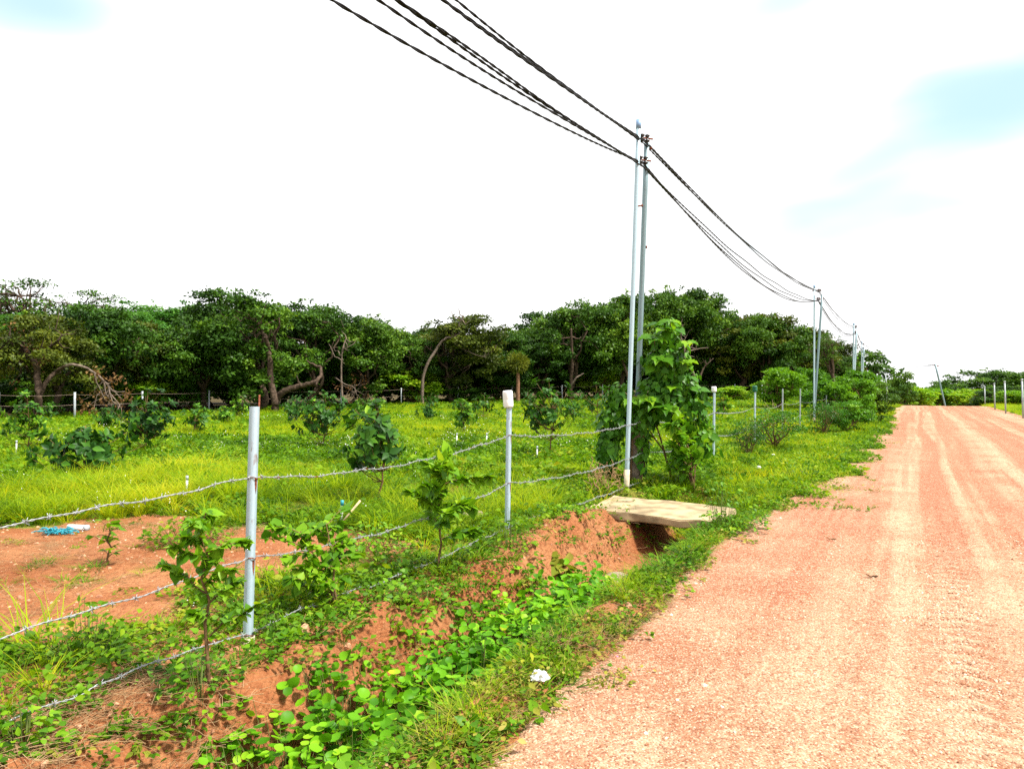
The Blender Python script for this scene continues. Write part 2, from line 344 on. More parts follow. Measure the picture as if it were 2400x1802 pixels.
# ------------------------------------------------------------------ land and road
def cover(x, y):
    """how much of the land is grown over (0 bare earth, 1 closed green)"""
    s, t = st(x, y); n = fbm(x * 1.1, y * 1.1, 21, 4) - .5; nb = fbm(x * .45, y * .45, 22, 3) - .5
    c = np.ones_like(np.asarray(x, float))
    bare = sstep(5.9, 4.7, s + n * 3.6) * sstep(-9.4, -8.2, t + n * 3.0) * sstep(-4.0, -4.6, t + n * 2.4)
    c = c - 1.0 * bare
    isl = sstep(.30, .16, np.hypot((s - 4.3) / 2.0, (t + 5.75 + n * .5) / .9)); c = c + .75 * isl
    spots = sstep(.03, .14, nb) * sstep(-9, -5, t) * sstep(15, 9, s); c = c - .6 * spots
    c = c - .5 * sstep(-3.55, -3.2, t) * (1 - sstep(-2.75, -2.6, t)) * sstep(9.8, 9.3, s) * (1 + 2 * n)
    c = c - .35 * sstep(-4.6, -4.0, t) * sstep(-3.0, -3.3, t) * sstep(6.0, 3.5, s) * (1 + 2 * n)
    c = c - .8 * np.exp(-((s - 7.0) / .9) ** 2 - ((t + 3.0) / .42) ** 2)
    c = c - .5 * np.exp(-((s - 1.2) / 1.1) ** 2 - ((t + 3.1) / .5) ** 2)
    c = c - .9 * sstep(-2.85, -2.7, t) * sstep(-1.95, -2.1, t) * sstep(6.3, 7.2, s) * sstep(9.8, 9.4, s)
    c = c - .5 * sstep(-2.7, -1.9, t) * sstep(2.6, 1.6, s)
    c = np.where(s > 9.6, np.maximum(c, .85 - .8 * sstep(.12, .2, nb) * (t > -3.2)), c)
    return np.clip(c, 0, 1)
def axis(*seg):
    r = []
    for a, b, d in seg: r += list(np.arange(a, b - 1e-6, d))
    return np.array(r + [seg[-1][1]])
def sheet(name, S, T, zf, mat, attrs):
    ss, tt = np.meshgrid(S, T, indexing='ij'); X, Y = xy(ss, tt); Z = zf(X, Y, ss, tt)
    ns, n2 = ss.shape; i = np.arange(ns - 1)[:, None] * n2; j = np.arange(n2 - 1)[None]
    f = np.stack([i + j, i + n2 + j, i + n2 + j + 1, i + j + 1], -1).reshape(-1, 4)[:, ::-1]
    b = MB(); b.add(np.stack([X, Y, Z], -1).reshape(-1, 3), f); o = b.build(name, mat, None, True)
    for k, v in attrs(X, Y, ss, tt).items():
        a = o.data.attributes.new(k, 'FLOAT', 'POINT'); a.data.foreach_set('value', v.astype(np.float32).ravel())
    return o
S_ = axis((-600, -40, 40), (-40, -4, 2), (-4, 12, .05), (12, 40, .3), (40, 130, 1.5), (130, 1400, 60))
T_ = axis((-900, -120, 40), (-120, -45, 5), (-45, -10, .5), (-10, -3.6, .1), (-3.6, -1.2, .035), (-1.2, 8, .25), (8, 60, 3), (60, 900, 40))
def gz(X, Y, s, t):
    inside = sstep(edge_l(s) + .05, edge_l(s) + .35, t) * sstep(edge_r(s) - .05, edge_r(s) - .35, t)
    return height(X, Y) - .07 * inside
ground = sheet('ground', S_, T_, gz, M['ground'], lambda X, Y, s, t: {
    'cover': cover(X, Y) * (1 - .45 * sstep(-6.5, -4.5, t) * sstep(10.5, 9, s)), 'litter': .9 * sstep(-32.5, -34.5, t + (fbm(X * .3, Y * .3, 31, 2) - .5) * 2) })
tag(ground, 'red earth field with a shallow roadside ditch', None, None, 'structure')
RS = axis((-6, 0, .3), (0, 9, .03), (9, 16, .08), (16, 40, .3), (40, 104, 1.0))
RT = np.linspace(0, 1, 200)
def road_t(s, u):  # u 0..1 across
    a = edge_l(s) - .12; b = edge_r(s) + .12; v = u ** 1.25
    return a + (b - a) * v
ss, uu = np.meshgrid(RS, RT, indexing='ij'); tt = road_t(ss, uu); X, Y = xy(ss, tt)
def band(t, c, w): return np.exp(-((t - c) / w) ** 2)
wob = (vnoise(ss * .25, ss * 0, 40) - .5) * .12
along = fbm(ss * .35, tt * 5, 41, 3); grit = fbm(ss * 3, tt * 3, 42, 4); fine = fbm(ss * 9, tt * 9, 43, 3)
tr = tt + wob
red = .95 * band(tr, .92, .2) + .75 * band(tr, 2.05, .32) + .45 * band(tr, -.55, .22) * sstep(3, 8, ss) + .5 * band(tr, 3.3, .3)
red = red + .55 * band(tr, edge_l(ss) + .25, .22) * (1 - sstep(9, 14, ss)) + .75 * band(tr, -.95, .45) * sstep(4.2, 6, ss) * sstep(13, 9, ss)
st1 = fbm(ss * .07, tr * 8, 46, 3); st2 = fbm(ss * .06, tr * 9, 47, 3); st3 = fbm(ss * .2, tr * 16, 48, 2)
nearf = .35 + .65 * sstep(3.5, 9, ss)
red = red * .62 + .75 * nearf * sstep(.52, .68, st1) * sstep(-1.1, -.2, tt) + .3 * sstep(.55, .7, st3)
red = red * (1 + .7 * sstep(7, 18, ss))
red = np.clip(red * (.45 + 1.1 * along) + .35 * (grit - .5), 0, 1)
light = .7 * band(tr, .52, .13) + .8 * band(tr, 1.5, .22) + .55 * band(tr, .05, .18) + .65 * band(tr, 2.75, .28) + .8 * band(tr, 4.0, .5)
light = light + .8 * sstep(4.2, 2.4, ss) * (fbm(ss * 1.2, tt * 1.2, 44, 3) > .35) * sstep(-.1, -.7, tt) + .7 * sstep(6, 3, ss) * band(tr, .75, .35) + .7 * sstep(22, 45, ss) * sstep(.3, -1, tt)
light = light * .75 + .8 * nearf * sstep(.5, .66, st2) * sstep(-1.1, -.2, tt)
light = np.clip(light * (.35 + 1.2 * along) + .5 * (grit - .45), 0, 1) * (1 - .7 * red)
trd = 1.5 * band(tr, .2, .15) * sstep(.0, .3, fbm(ss * .6, tt * 0, 45, 2)) * (np.sin((ss + .35 * np.abs(tr - .2) + .03 * grit) * 2 * math.pi / .17) * .5 + .5) ** 3 * sstep(9, 5, ss)
trd2 = .7 * band(tr, 1.2, .12) * (np.sin((ss - .5 * np.abs(tr - 1.2)) * 2 * math.pi / .15) * .5 + .5) ** 3 * sstep(8, 5, ss)
Z = height(X, Y) + .014 - .06 * (1 - sstep(0, .16, tt - edge_l(ss) + .1 * (fine - .5) + .1)) - .06 * (1 - sstep(0, .2, edge_r(ss) - tt + .1))
Z = Z - .022 * band(tr, .92, .22) - .018 * band(tr, 2.05, .32) + .008 * band(tr, .52, .12) - .012 * band(tr, .16, .17) + .016 * (trd + trd2) + .02 * (grit - .5) + .012 * (fine - .5)
n2 = len(RT); i = np.arange(len(RS) - 1)[:, None] * n2; j = np.arange(n2 - 1)[None]
rb = MB(); rb.add(np.stack([X, Y, Z], -1).reshape(-1, 3), np.stack([i + j, i + j + 1, i + n2 + j + 1, i + n2 + j], -1).reshape(-1, 4)[:, ::-1])
road = rb.build('road', M['road'], None, True)
if road.data.polygons[100].normal.z < 0: road.data.flip_normals()
if ground.data.polygons[100].normal.z < 0: ground.data.flip_normals()
for k, v in (('red', red), ('light', light), ('tread', trd + trd2)):
    a = road.data.attributes.new(k, 'FLOAT', 'POINT'); a.data.foreach_set('value', v.astype(np.float32).ravel())
tag(road, 'pink laterite dirt road with tyre tracks', None, None, 'structure')

# ------------------------------------------------------------------ leaf outlines (axis +Y, face +Z)
def leaf_shape(kind):
    if kind == 'far':   v = [(0, 0, 0), (.30, .5, .07), (0, 1, -.04), (-.30, .5, .07)]; f = [(0, 1, 2, 3)]
    elif kind == 'blade': v = [(-.5, 0, 0), (.5, 0, 0), (.42, .5, 0), (-.42, .5, 0), (0, 1, 0)]; f = [(0, 1, 2, 3), (3, 2, 4, 3)]
    elif kind == 'ovate':
        v = [(0, 0, 0), (.24, .22, .05), (.30, .45, .05), (.17, .75, 0), (0, 1, -.14), (-.17, .75, 0), (-.30, .45, .05), (-.24, .22, .05), (0, .3, -.02), (0, .65, -.03)]
        f = [(0, 1, 8, 0), (1, 2, 9, 8), (2, 3, 9, 2), (3, 4, 9, 3), (0, 8, 7, 0), (7, 8, 9, 6), (6, 9, 5, 6), (5, 9, 4, 5)]
    elif kind == 'heart':
        v = [(0, .06, 0), (.2, -.06, .04), (.4, .18, .06), (.36, .45, .04), (.16, .75, -.02), (0, 1, -.12), (-.16, .75, -.02), (-.36, .45, .04), (-.4, .18, .06), (-.2, -.06, .04), (0, .45, -.03)]
        f = [(0, 1, 2, 10), (2, 3, 10, 2), (3, 4, 10, 3), (4, 5, 10, 4), (0, 10, 8, 9), (8, 10, 7, 8), (7, 10, 6, 7), (6, 10, 5, 6)]
    elif kind == 'round':
        a = np.arange(9) * 2 * math.pi / 9
        v = [(0, .45, -.13)] + [(.46 * math.sin(q), .5 - .5 * math.cos(q) * (.96 if abs(q) > .3 else .8), .05 * abs(math.sin(q * 1.5))) for q in a]
        f = [(0, 1 + k, 1 + (k + 1) % 9, 0) for k in range(9)]
    elif kind == 'lobed':
        e = [(.12, .02), (.33, .1), (.30, .26), (.47, .38), (.33, .5), (.36, .66), (.18, .74), (.13, .88)]
        v = [(0, 0, 0)] + [(x, y, .07 * x / .4) for x, y in e] + [(0, 1, -.2)] + [(-x, y, .07 * x / .4) for x, y in e[::-1]] + [(0, .3, -.01), (0, .68, -.05)]
        n = len(e); f = []
        for side in (0, 1):
            idx = list(range(0, n + 2)) if side == 0 else [0] + list(range(2 * n + 1, n, -1))
            for a, b in zip(idx[:-1], idx[1:]):
                c = 2 * n + 2 if (v[a][1] + v[b][1]) / 2 < .5 else 2 * n + 3
                f.append((a, b, c, a) if side == 0 else (b, a, c, b))
            f.append((idx[5], 2 * n + 3, 2 * n + 2, idx[5]) if side == 0 else (idx[5], 2 * n + 2, 2 * n + 3, idx[5]))
    elif kind == 'petal':
        v = [(0, 0, 0)] + [((.5 if k % 2 else .2) * math.cos(k * math.pi / 5), (.5 if k % 2 else .2) * math.sin(k * math.pi / 5), .06 * (k % 2)) for k in range(10)]
        f = [(0, 1 + k, 1 + (k + 1) % 10, 0) for k in range(10)]
    return np.array(v, float), np.array(f, int)
LS = {k: leaf_shape(k) for k in ('far', 'blade', 'ovate', 'heart', 'round', 'lobed', 'petal')}
def frames(p, d, n, size, wid=1.0):
    """leaf matrices: place p, axis d, facing about n"""
    p = np.asarray(p, float); d = np.asarray(d, float); n = np.asarray(n, float)
    d = d / (np.linalg.norm(d, axis=1)[:, None] + 1e-9); x = np.cross(d, n); x /= np.linalg.norm(x, axis=1)[:, None] + 1e-9; z = np.cross(x, d)
    size = np.broadcast_to(np.asarray(size, float), (len(p),))[:, None]
    Mx = np.zeros((len(p), 4, 4)); Mx[:, :3, 0] = x * size * wid; Mx[:, :3, 1] = d * size; Mx[:, :3, 2] = z * size; Mx[:, :3, 3] = p; Mx[:, 3, 3] = 1
    return Mx
def rdir(R, n):
    v = R.normal(size=(n, 3)); return v / np.linalg.norm(v, axis=1)[:, None]

# ------------------------------------------------------------------ trees
def curve(a, b, bow, R, n=7, wob=.05):
    a = np.asarray(a, float); b = np.asarray(b, float); u = np.linspace(0, 1, n)[:, None]; L = np.linalg.norm(b - a)
    p = a + (b - a) * u + np.asarray(bow) * (4 * u * (1 - u)); w = R.normal(size=(n, 3)) * wob * L; w[0] = 0; w[-1] *= .3
    return p + w
def make_tree(seed, Hh, Wd, fork, nl, n_cl, n_leaf, leaf, crown_mat, bark='bark', low=.22, cr=.11, flat=.55, shape='far', sparse=False, lumpy=.14):
    R = np.random.default_rng(seed); tb = MB(); cb = MB(); wb = MB()
    fz = Hh * fork; top = np.array((R.normal() * .06 * Wd, R.normal() * .06 * Wd, fz))
    r0 = Hh * .028
    tp = curve((0, 0, -.25), top, R.normal(size=3) * .05 * Hh * np.array((1, 1, 0)), R, 7, .02); tb.tube(tp, np.linspace(r0 * 1.25, r0 * .8, 7), 8)
    cz = Hh * (low + 1) / 2; ax = np.array((Wd / 2, Wd / 2, Hh * (1 - low) / 2))
    ends = []
    a0 = R.uniform(0, 6.28)
    for k in range(nl):
        a = a0 + k * 2 * math.pi / nl + R.normal() * .3; el = R.uniform(.1, 1.2) if k else 1.4
        tgt = np.array((math.cos(a) * math.cos(el), math.sin(a) * math.cos(el), math.sin(el))) * ax * R.uniform(.62, .85) + (0, 0, cz - .05 * Hh)
        lp = curve(top * np.array((1, 1, R.uniform(.75, 1))), tgt, (0, 0, R.uniform(-.02, .08) * Hh), R, 8, .035)
        tb.tube(lp, np.linspace(r0 * .62, r0 * .18, 8), 6)
        for q in range(4):
            b = lp[R.integers(3, 8)]
            d = rdir(R, 1)[0] * ax; e = np.array((0, 0, cz)) + (.45 * (tgt - (0, 0, cz)) + .75 * d); e[2] = max(e[2], low * Hh)
            v = (e - (0, 0, cz)) / ax; L = np.linalg.norm(v)
            if L > .9: e = np.array((0, 0, cz)) + (e - (0, 0, cz)) * .9 / L
            bp = curve(b, e, (0, 0, .04 * Hh), R, 6, .05); tb.tube(bp, np.linspace(r0 * .22, r0 * .05, 6), 4, False)
            ends.append(e); ends.append(bp[3] + R.normal(size=3) * .05 * Wd)
    ends = np.array(ends)
    # the crown is a heap of lobes, each carrying shelves of foliage
    nlobe = max(3, n_cl // 6); lob = rdir(R, nlobe); lob[:, 2] = np.abs(lob[:, 2]) * np.where(R.random(nlobe) < .8, 1, -.6); lob[0] = (0, 0, 1)
    shell = []
    for L in lob:
        lc = np.array((0, 0, cz)) + L * ax * R.uniform(.5, .74); lr = R.uniform(.2, .34) * Wd * .5 * (1 + lumpy)
        m_ = int(n_cl / nlobe * R.uniform(.8, 1.3)) + 2; dd = rdir(R, m_) + L * .5 + (0, 0, .15); dd /= np.linalg.norm(dd, axis=1)[:, None]
        shell.append(lc + dd * lr * np.array((1.15, 1.15, 1.05)) * R.uniform(.75, 1.15, m_)[:, None])
    shell = np.concatenate(shell) if n_cl else ends[:0]
    cen = np.concatenate([ends, shell]) if not sparse else ends
    cen[:, 2] = np.maximum(cen[:, 2], low * Hh * .75); k_ = Hh * (1 - cr * .45) / cen[:, 2].max(); cen[:, 2] *= k_
    for tp_ in cen[np.argsort(-cen[:, 2])[:14]]:
        st_ = np.array((tp_[0] * .6, tp_[1] * .6, tp_[2] - .16 * Hh)); wb.tube(curve(st_, tp_ + (0, 0, .02 * Hh), (0, 0, 0), R, 5, .05), np.linspace(r0 * .12, r0 * .03, 5), 4, False)
    if not sparse and n_cl > 40:
        tops = cen[np.argsort(-cen[:, 2])[:40]][R.integers(0, 40, 16)]; spray = tops + np.c_[R.normal(size=(16, 2)) * .06 * Wd, R.uniform(.03, .10, 16) * Hh]; cen = np.concatenate([cen, spray])
        for a_, e_ in zip(tops, spray): wb.tube(curve(a_, e_, (0, 0, 0), R, 4, .05), np.linspace(r0 * .07, r0 * .02, 4), 4, False)
    rad = cr * Wd * R.uniform(.45, 1.45, len(cen))
    if not sparse and n_cl > 40: rad[-16:] *= .5
    per = np.maximum(6, (n_leaf * (rad ** 2) / (rad ** 2).sum()).astype(int))
    P, Nn, T = [], [], []
    for c, r, m in zip(cen, rad, per):
        d = rdir(R, m); d[:, 2] = np.where(R.random(m) < .65, np.abs(d[:, 2]), d[:, 2]); q = R.random(m) ** .4 * (1 + .35 * (R.random(m) < .06)); p = c + d * (q * r)[:, None] * (1, 1, flat)
        P.append(p); nn = d * .7 + (0, 0, .75); Nn.append(nn + R.normal(size=(m, 3)) * .35); T.append(np.clip(R.normal(.42 + R.normal() * .16, .13, m), 0, 1))
    P = np.concatenate(P); Nn = np.concatenate(Nn); T = np.concatenate(T)
    D = rdir(R, len(P)) + np.array((0, 0, -.25)) + .3 * Nn
    lv, lf = LS[shape]
    cb.leaves(lv, lf, frames(P, D, Nn, leaf * R.uniform(.65, 1.3, len(P))), T)
    return tb, cb, wb
PROTO = {}
def tree_proto(key, *a, **k):
    bark = k.get('bark', 'bark'); tb, cb, wb = make_tree(*a, **k)
    PROTO[key] = (tb.mesh('trunk', M[bark], True), cb.mesh('crown', M[a[8]]), a[1], a[2], wb.mesh('twigs', M[bark]))
for k in range(5):
    tree_proto('cashew%d' % k, 100 + k, 8.0, 8.5, [.22, .3, .26, .34, .2][k], 5 + k % 2, 64, 21000, .24, 'forest' if k != 3 else 'forest_olive', low=.06, cr=.088)
tree_proto('olive', 131, 8.0, 8.0, .25, 6, 60, 19000, .23, 'forest_olive', low=.08, cr=.088)
tree_proto('feather', 141, 10.0, 6.0, .5, 6, 50, 15000, .2, 'forest_light', bark='pale_bark', low=.35, cr=.11)
tree_proto('airy', 151, 11.0, 9.0, .5, 9, 0, 4600, .22, 'forest', bark='bark', low=.5, cr=.075, sparse=True)
tree_proto('bushy0', 161, 3.0, 3.6, .12, 6, 34, 7500, .16, 'forest', low=.04, cr=.10, lumpy=.3)
tree_proto('bushy1', 162, 3.0, 3.4, .12, 6, 30, 6000, .18, 'bright', low=.04, cr=.10, bark='stem', lumpy=.3)
tree_proto('bushy2', 163, 3.0, 3.6, .12, 6, 30, 6500, .15, 'vine', low=.04, cr=.095, bark='stem', lumpy=.32)
tree_proto('loose', 171, 3.0, 3.8, .1, 8, 8, 1900, .14, 'vine', low=.05, cr=.12, bark='stem', lumpy=.3)
def put_tree(key, name, p, Hh, Wd, label, cat, group, rz):
    tm, cm, ph, pw, wm = PROTO[key]
    o = empty(name, p, rz); o.scale = (Wd / pw, Wd / pw, Hh / ph)
    obj('trunk', tm, o); obj('crown', cm, o); tag(obj('twigs', wm, o), kind='stuff')
    return tag(o, label, cat, group)
R0 = random.Random(4)
# front row: (photo column of the trunk, distance, row of the top, crown width in pixels, kind)
FRONT = [(95, 33.5, 735, 270, 'cashew3'), (245, 37, 718, 250, 'cashew0'), (345, 40, 752, 220, 'cashew3'), (470, 41, 745, 230, 'cashew1'), (600, 41, 688, 300, 'cashew2'),
         (735, 45, 722, 250, 'cashew0'), (850, 48, 748, 210, 'cashew4'), (960, 51, 778, 170, 'cashew1'), (1075, 52, 740, 240, 'cashew3'), (1180, 55, 785, 170, 'cashew2'),
         (1270, 57, 772, 170, 'cashew4'), (1345, 57, 712, 210, 'cashew0'), (1445, 59, 692, 210, 'cashew1'), (1550, 61, 678, 210, 'cashew4'), (1640, 63, 690, 190, 'cashew2'),
         (1745, 62, 742, 210, 'olive'), (1800, 60, 738, 170, 'cashew0'), (1870, 63, 775, 170, 'olive'), (1945, 70, 822, 130, 'cashew1')]
SPECIAL = {0: 'gnarled tree with bare forked trunk at the left end of the forest edge', 4: 'tallest domed tree left of centre with a low curved limb',
           8: 'forest tree with pale bare twisting branches left of the brown-topped trunk', 13: 'tall dark tree with bare pale limbs just right of the power poles'}
n_o = 0
for k, (px, d, top, w, kind) in enumerate(FRONT):
    p = gat(px, d); Hh = EYE + (HOR - top) / F_PX * d - p.z; Wd = w / F_PX * d * 1.12
    lab = SPECIAL.get(k, 'dark broadleaf tree in the front row of the forest edge, %s from the left' % ORD[k])
    put_tree(kind, 'forest_tree', p, Hh, Wd, lab, 'tree', 'trees along the forest edge', R0.uniform(0, 6.28))
BACK = [(20, 41, 735, 260, 'cashew1'), (170, 43, 735, 260, 'cashew3'), (300, 46, 716, 200, 'feather'), (395, 50, 712, 200, 'feather'), (470, 52, 722, 190, 'feather'), (540, 49, 705, 240, 'cashew0'), (670, 50, 705, 240, 'cashew4'),
        (790, 53, 742, 240, 'cashew2'), (905, 57, 772, 200, 'cashew3'), (1010, 57, 760, 220, 'cashew0'), (1130, 60, 775, 220, 'cashew1'), (1230, 62, 775, 190, 'cashew3'), (1310, 63, 735, 200, 'cashew2'),
        (1400, 64, 708, 210, 'cashew4'), (1500, 66, 700, 220, 'cashew0'), (1600, 68, 690, 210, 'cashew3'), (1700, 68, 735, 210, 'cashew1'), (1775, 68, 748, 200, 'cashew2'), (1850, 70, 775, 170, 'cashew4'), (1920, 74, 802, 150, 'olive')]
for k, (px, d, top, w, kind) in enumerate(BACK):
    p = gat(px, d); Hh = EYE + (HOR - top - 4) / F_PX * d - p.z; Wd = w / F_PX * d * 1.15
    put_tree(kind, 'forest_tree', p, Hh, Wd, ('pale feathery tree' if kind == 'feather' else 'dark tree') + ' rising behind the front row of the forest, %s from the left' % ORD[k], 'tree', 'trees behind the forest edge', R0.uniform(0, 6.28))
p = gat(40, 47); put_tree('airy', 'airy_tree', p, 8.3, 8.5, 'thin airy tree with sparse leaves against the sky at far left', 'tree', None, 2.0)
p = gat(215, 49); put_tree('airy', 'airy_tree', p, 7.7, 7.0, 'thin airy tree with sparse leaves, second from the left edge', 'tree', None, .6)
# shaded undergrowth inside the wood
k = 0
for row, (off, hh) in enumerate(((1.5, 2.2), (7.0, 3.4), (14, 4.8), (22, 6.0))):
    q_ = -1
    for px in range(-20 + row * 40, 2000, 120 if row == 0 else 105):
        base = np.interp(px, [0, 645, 1073, 1400, 1650, 1990], [33, 42, 52, 58, 61, 68]) + off + R0.uniform(-1, 1)
        if row == 0 and R0.random() < .25: continue
        q_ += 1; p = gat(px + R0.uniform(-25, 25), base); hq = hh * R0.uniform(.7, 1.25)
        o = put_tree(('bushy1' if row == 0 and k % 2 else ['bushy0', 'bushy2', 'bushy0'][k % 3]), 'undergrowth_shrub', p, hq, hq * 1.5 * R0.uniform(.8, 1.3),
                     ['leafy shrub at the shaded foot of the forest edge, %s from the left', 'dark undergrowth shrub inside the forest shade, %s from the left', 'far undergrowth shrub deep in the forest shade, %s from the left', 'rearmost tall shrub closing the back of the forest, %s from the left'][row] % ORD[q_], 'shrub', 'undergrowth in the forest shade', R0.uniform(0, 6.28)); k += 1

# bare limbs that show in front of the crowns (real wood at the trees' own distance)
def limb_tree(name, label, pts, d, r0, r1, mat, cat='tree', twigs=0, dead=0, seed=0, jit=.25, parent=None, part='limb'):
    R = np.random.default_rng(seed); b = MB(); P = []
    for q in pts:
        dd = d + R.normal() * jit; v = at(q[0], q[1], dd); P.append(v)
    P = np.array(P); n = len(P); u = np.linspace(0, n - 1, n * 5); Q = np.stack([np.interp(u, range(n), P[:, i]) for i in range(3)], 1)
    K = np.array((.25, .5, .25)); S = Q.copy()
    for _ in range(3): S[1:-1] = S[:-2] * K[0] + S[1:-1] * K[1] + S[2:] * K[2]
    S[1:-1] += R.normal(size=S[1:-1].shape) * r0 * .07
    o0 = P[0] if parent is None else np.array(parent.location)
    b.tube(S - o0, np.linspace(r0 * .72, r1 * .72, len(S)), 7)
    tips = []
    for _ in range(twigs):
        a = S[R.integers(len(S) // 2, len(S))]; dirn = rdir(R, 1)[0] * np.array((1, .6, 1)) + (0, 0, -.5 if dead else .3); e = a + dirn * R.uniform(.5, 1.3)
        tw = curve(a, e, (0, 0, -.1), R, 5, .08); b.tube(tw - o0, np.linspace(r1 * .9, r1 * .25, 5), 4, False); tips.append(e)
    if parent is None:
        parent = empty(name, Vector(P[0])); tag(parent, label, cat)
    b.build(part, mat, parent, True)
    if dead and tips:
        cb = MB(); m = dead; c = np.array(tips)[R.integers(0, len(tips), m)] - o0 + R.normal(size=(m, 3)) * .16
        cb.leaves(*LS['far'], frames(c, rdir(R, m) + (0, 0, -.7), rdir(R, m), .16 * R.uniform(.6, 1.2, m)), R.random(m)); tag(cb.build('withered_leaves', M['dead'], parent), kind='stuff')
    return parent
g = limb_tree('gnarled_tree', 'bare-trunked gnarled old tree, brown and forking, at the far left forest edge', [(88, 1000), (90, 930), (88, 880), (85, 850), (62, 825), (48, 800), (20, 795), (-30, 790)], 31.5, .22, .07, M['bark'], twigs=14, dead=200, seed=3)
limb_tree('', '', [(90, 935), (108, 895), (128, 873), (155, 858)], 31.5, .15, .09, M['bark'], seed=4, parent=g)
limb_tree('', '', [(155, 858), (170, 853), (205, 862), (232, 882), (256, 905), (258, 925)], 31.5, .10, .035, M['pale_bark'], twigs=16, dead=420, seed=5, parent=g)
limb_tree('', '', [(86, 855), (110, 820), (140, 795)], 31.5, .11, .04, M['bark'], twigs=6, seed=6, parent=g)
g = limb_tree('curved_limb_tree', 'old tree with a thick limb arching right, behind the rusty-rod post', [(645, 972), (645, 945), (655, 925), (680, 910), (712, 903), (738, 896), (752, 885), (752, 860)], 39.0, .30, .10, M['bark'], seed=7, twigs=4)
limb_tree('', '', [(645, 950), (636, 900), (634, 850), (630, 820), (622, 790), (612, 770), (600, 748)], 39.0, .26, .08, M['bark'], twigs=9, seed=8, parent=g)
limb_tree('', '', [(622, 790), (600, 772), (580, 762)], 39.0, .06, .02, M['pale_bark'], twigs=6, seed=9, parent=g)
g = limb_tree('twisted_bare_tree', 'twisting pale bare tree limbs in the crown left of the brown-topped trunk', [(990, 965), (990, 880), (1008, 840), (1025, 815), (1035, 800), (1050, 790), (1065, 788), (1070, 770), (1085, 745)], 49.0, .16, .06, M['pale_bark'], twigs=10, seed=10)
limb_tree('', '', [(1070, 788), (1082, 812), (1090, 818), (1100, 825), (1115, 832), (1140, 838)], 49.0, .09, .03, M['pale_bark'], twigs=5, seed=11, parent=g)
g = limb_tree('hanging_dead_branch_tree', 'thin tree with hanging dead branches below the forest canopy left of centre', [(805, 960), (800, 900), (800, 850), (803, 815), (812, 790)], 43.0, .09, .04, M['pale_bark'], twigs=10, seed=12)
limb_tree('', '', [(785, 885), (810, 902), (830, 905), (836, 925)], 43.0, .05, .02, M['pale_bark'], twigs=12, dead=160, seed=13, parent=g)
g = limb_tree('bare_limbed_tree', 'dark trunk with pale bare limbs forking right of the leafy vine tower', [(1633, 945), (1630, 885), (1615, 855), (1605, 840), (1610, 825), (1632, 818), (1660, 815)], 57.0, .18, .05, M['pale_bark'], twigs=12, seed=14)
limb_tree('', '', [(1606, 842), (1604, 810), (1595, 790), (1600, 760)], 57.0, .10, .03, M['pale_bark'], twigs=8, seed=15, parent=g)
limb_tree('', '', [(1638, 890), (1650, 860), (1672, 840)], 57.0, .12, .04, M['bark'], twigs=5, seed=16, parent=g)
g = limb_tree('straight_forest_trunk', 'straight dark trunk with a pale side limb left of the poles', [(1335, 965), (1338, 900), (1342, 850), (1340, 800), (1338, 770)], 55.0, .2, .1, M['bark'], twigs=4, seed=17)
limb_tree('', '', [(1338, 905), (1350, 885), (1368, 875)], 55.0, .12, .06, M['pale_bark'], seed=18, parent=g)
limb_tree('leaning_forest_trunk', 'leaning brown trunk behind the twin power poles', [(1478, 960), (1472, 880), (1458, 845), (1448, 820), (1435, 812)], 56.0, .18, .08, M['bark'], twigs=7, seed=19)
# the thin trunk with a brown mop of a crown
base = gat(1213, 50.5); o = empty('brown_topped_tree', base); tag(o, 'thin reddish bare trunk with a small round brown-green crown', 'tree')
b = MB(); R = np.random.default_rng(9); hh = EYE + (HOR - 862) / F_PX * 50.5 - base.z
b.tube(curve((0, 0, -.2), (.02, 0, hh), (.02, 0, 0), R, 8, .004), np.linspace(.15, .11, 8), 8); b.build('trunk', M['red_bark'], o, True)
cb = MB(); m = 1500; d = rdir(R, m); q = R.random(m) ** .5; pp = np.array((0, 0, hh + .35)) + d * q[:, None] * (.72, .72, .62)
cb.leaves(*LS['far'], frames(pp, d + (0, 0, -.25), rdir(R, m), R.uniform(.14, .3, m), .45), R.uniform(.5, 1, m)); cb.build('crown', M['forest_olive'], o)

# ------------------------------------------------------------------ power poles
POLE_S = [(-7.7, -3.62), (10.28, -3.70), (30.8, -3.5), (50.6, -3.5), (69.5, -4.2)]
def pole(name, base, top, r, mat, label, parts, sleeve=True, cap=True):
    o = empty(name, base); tag(o, label, 'power pole', 'steel power poles along the fence'); v = np.array(top - base)
    b = MB(); u = np.linspace(-.06, 1, 9)[:, None]; b.tube(u * v, r, 12); b.build('shaft', mat, o, True)
    dirn = v / np.linalg.norm(v)
    if sleeve: b = MB(); b.tube(np.array([dirn * -.2, dirn * .30]), r * 1.22, 12); b.build('base_sleeve', M['sleeve'], o)
    if cap: b = MB(); b.tube(np.array([v - dirn * .06, v + dirn * .07]), r * 1.16, 12); b.build('cap', M['blue_cap'], o)
    for (f, dx, dy, ln) in parts:
        c = v * f; e = np.array((dx, dy, .05)); e = e / np.linalg.norm(e)
        b = MB(); b.tube(np.array([c - e * r * .5, c + e * ln]), .011, 6); b.tube(np.array([c + e * (ln - .02), c + e * ln]), .02, 6); b.build('bolt', M['rust'], o)
    return o
ATT = []
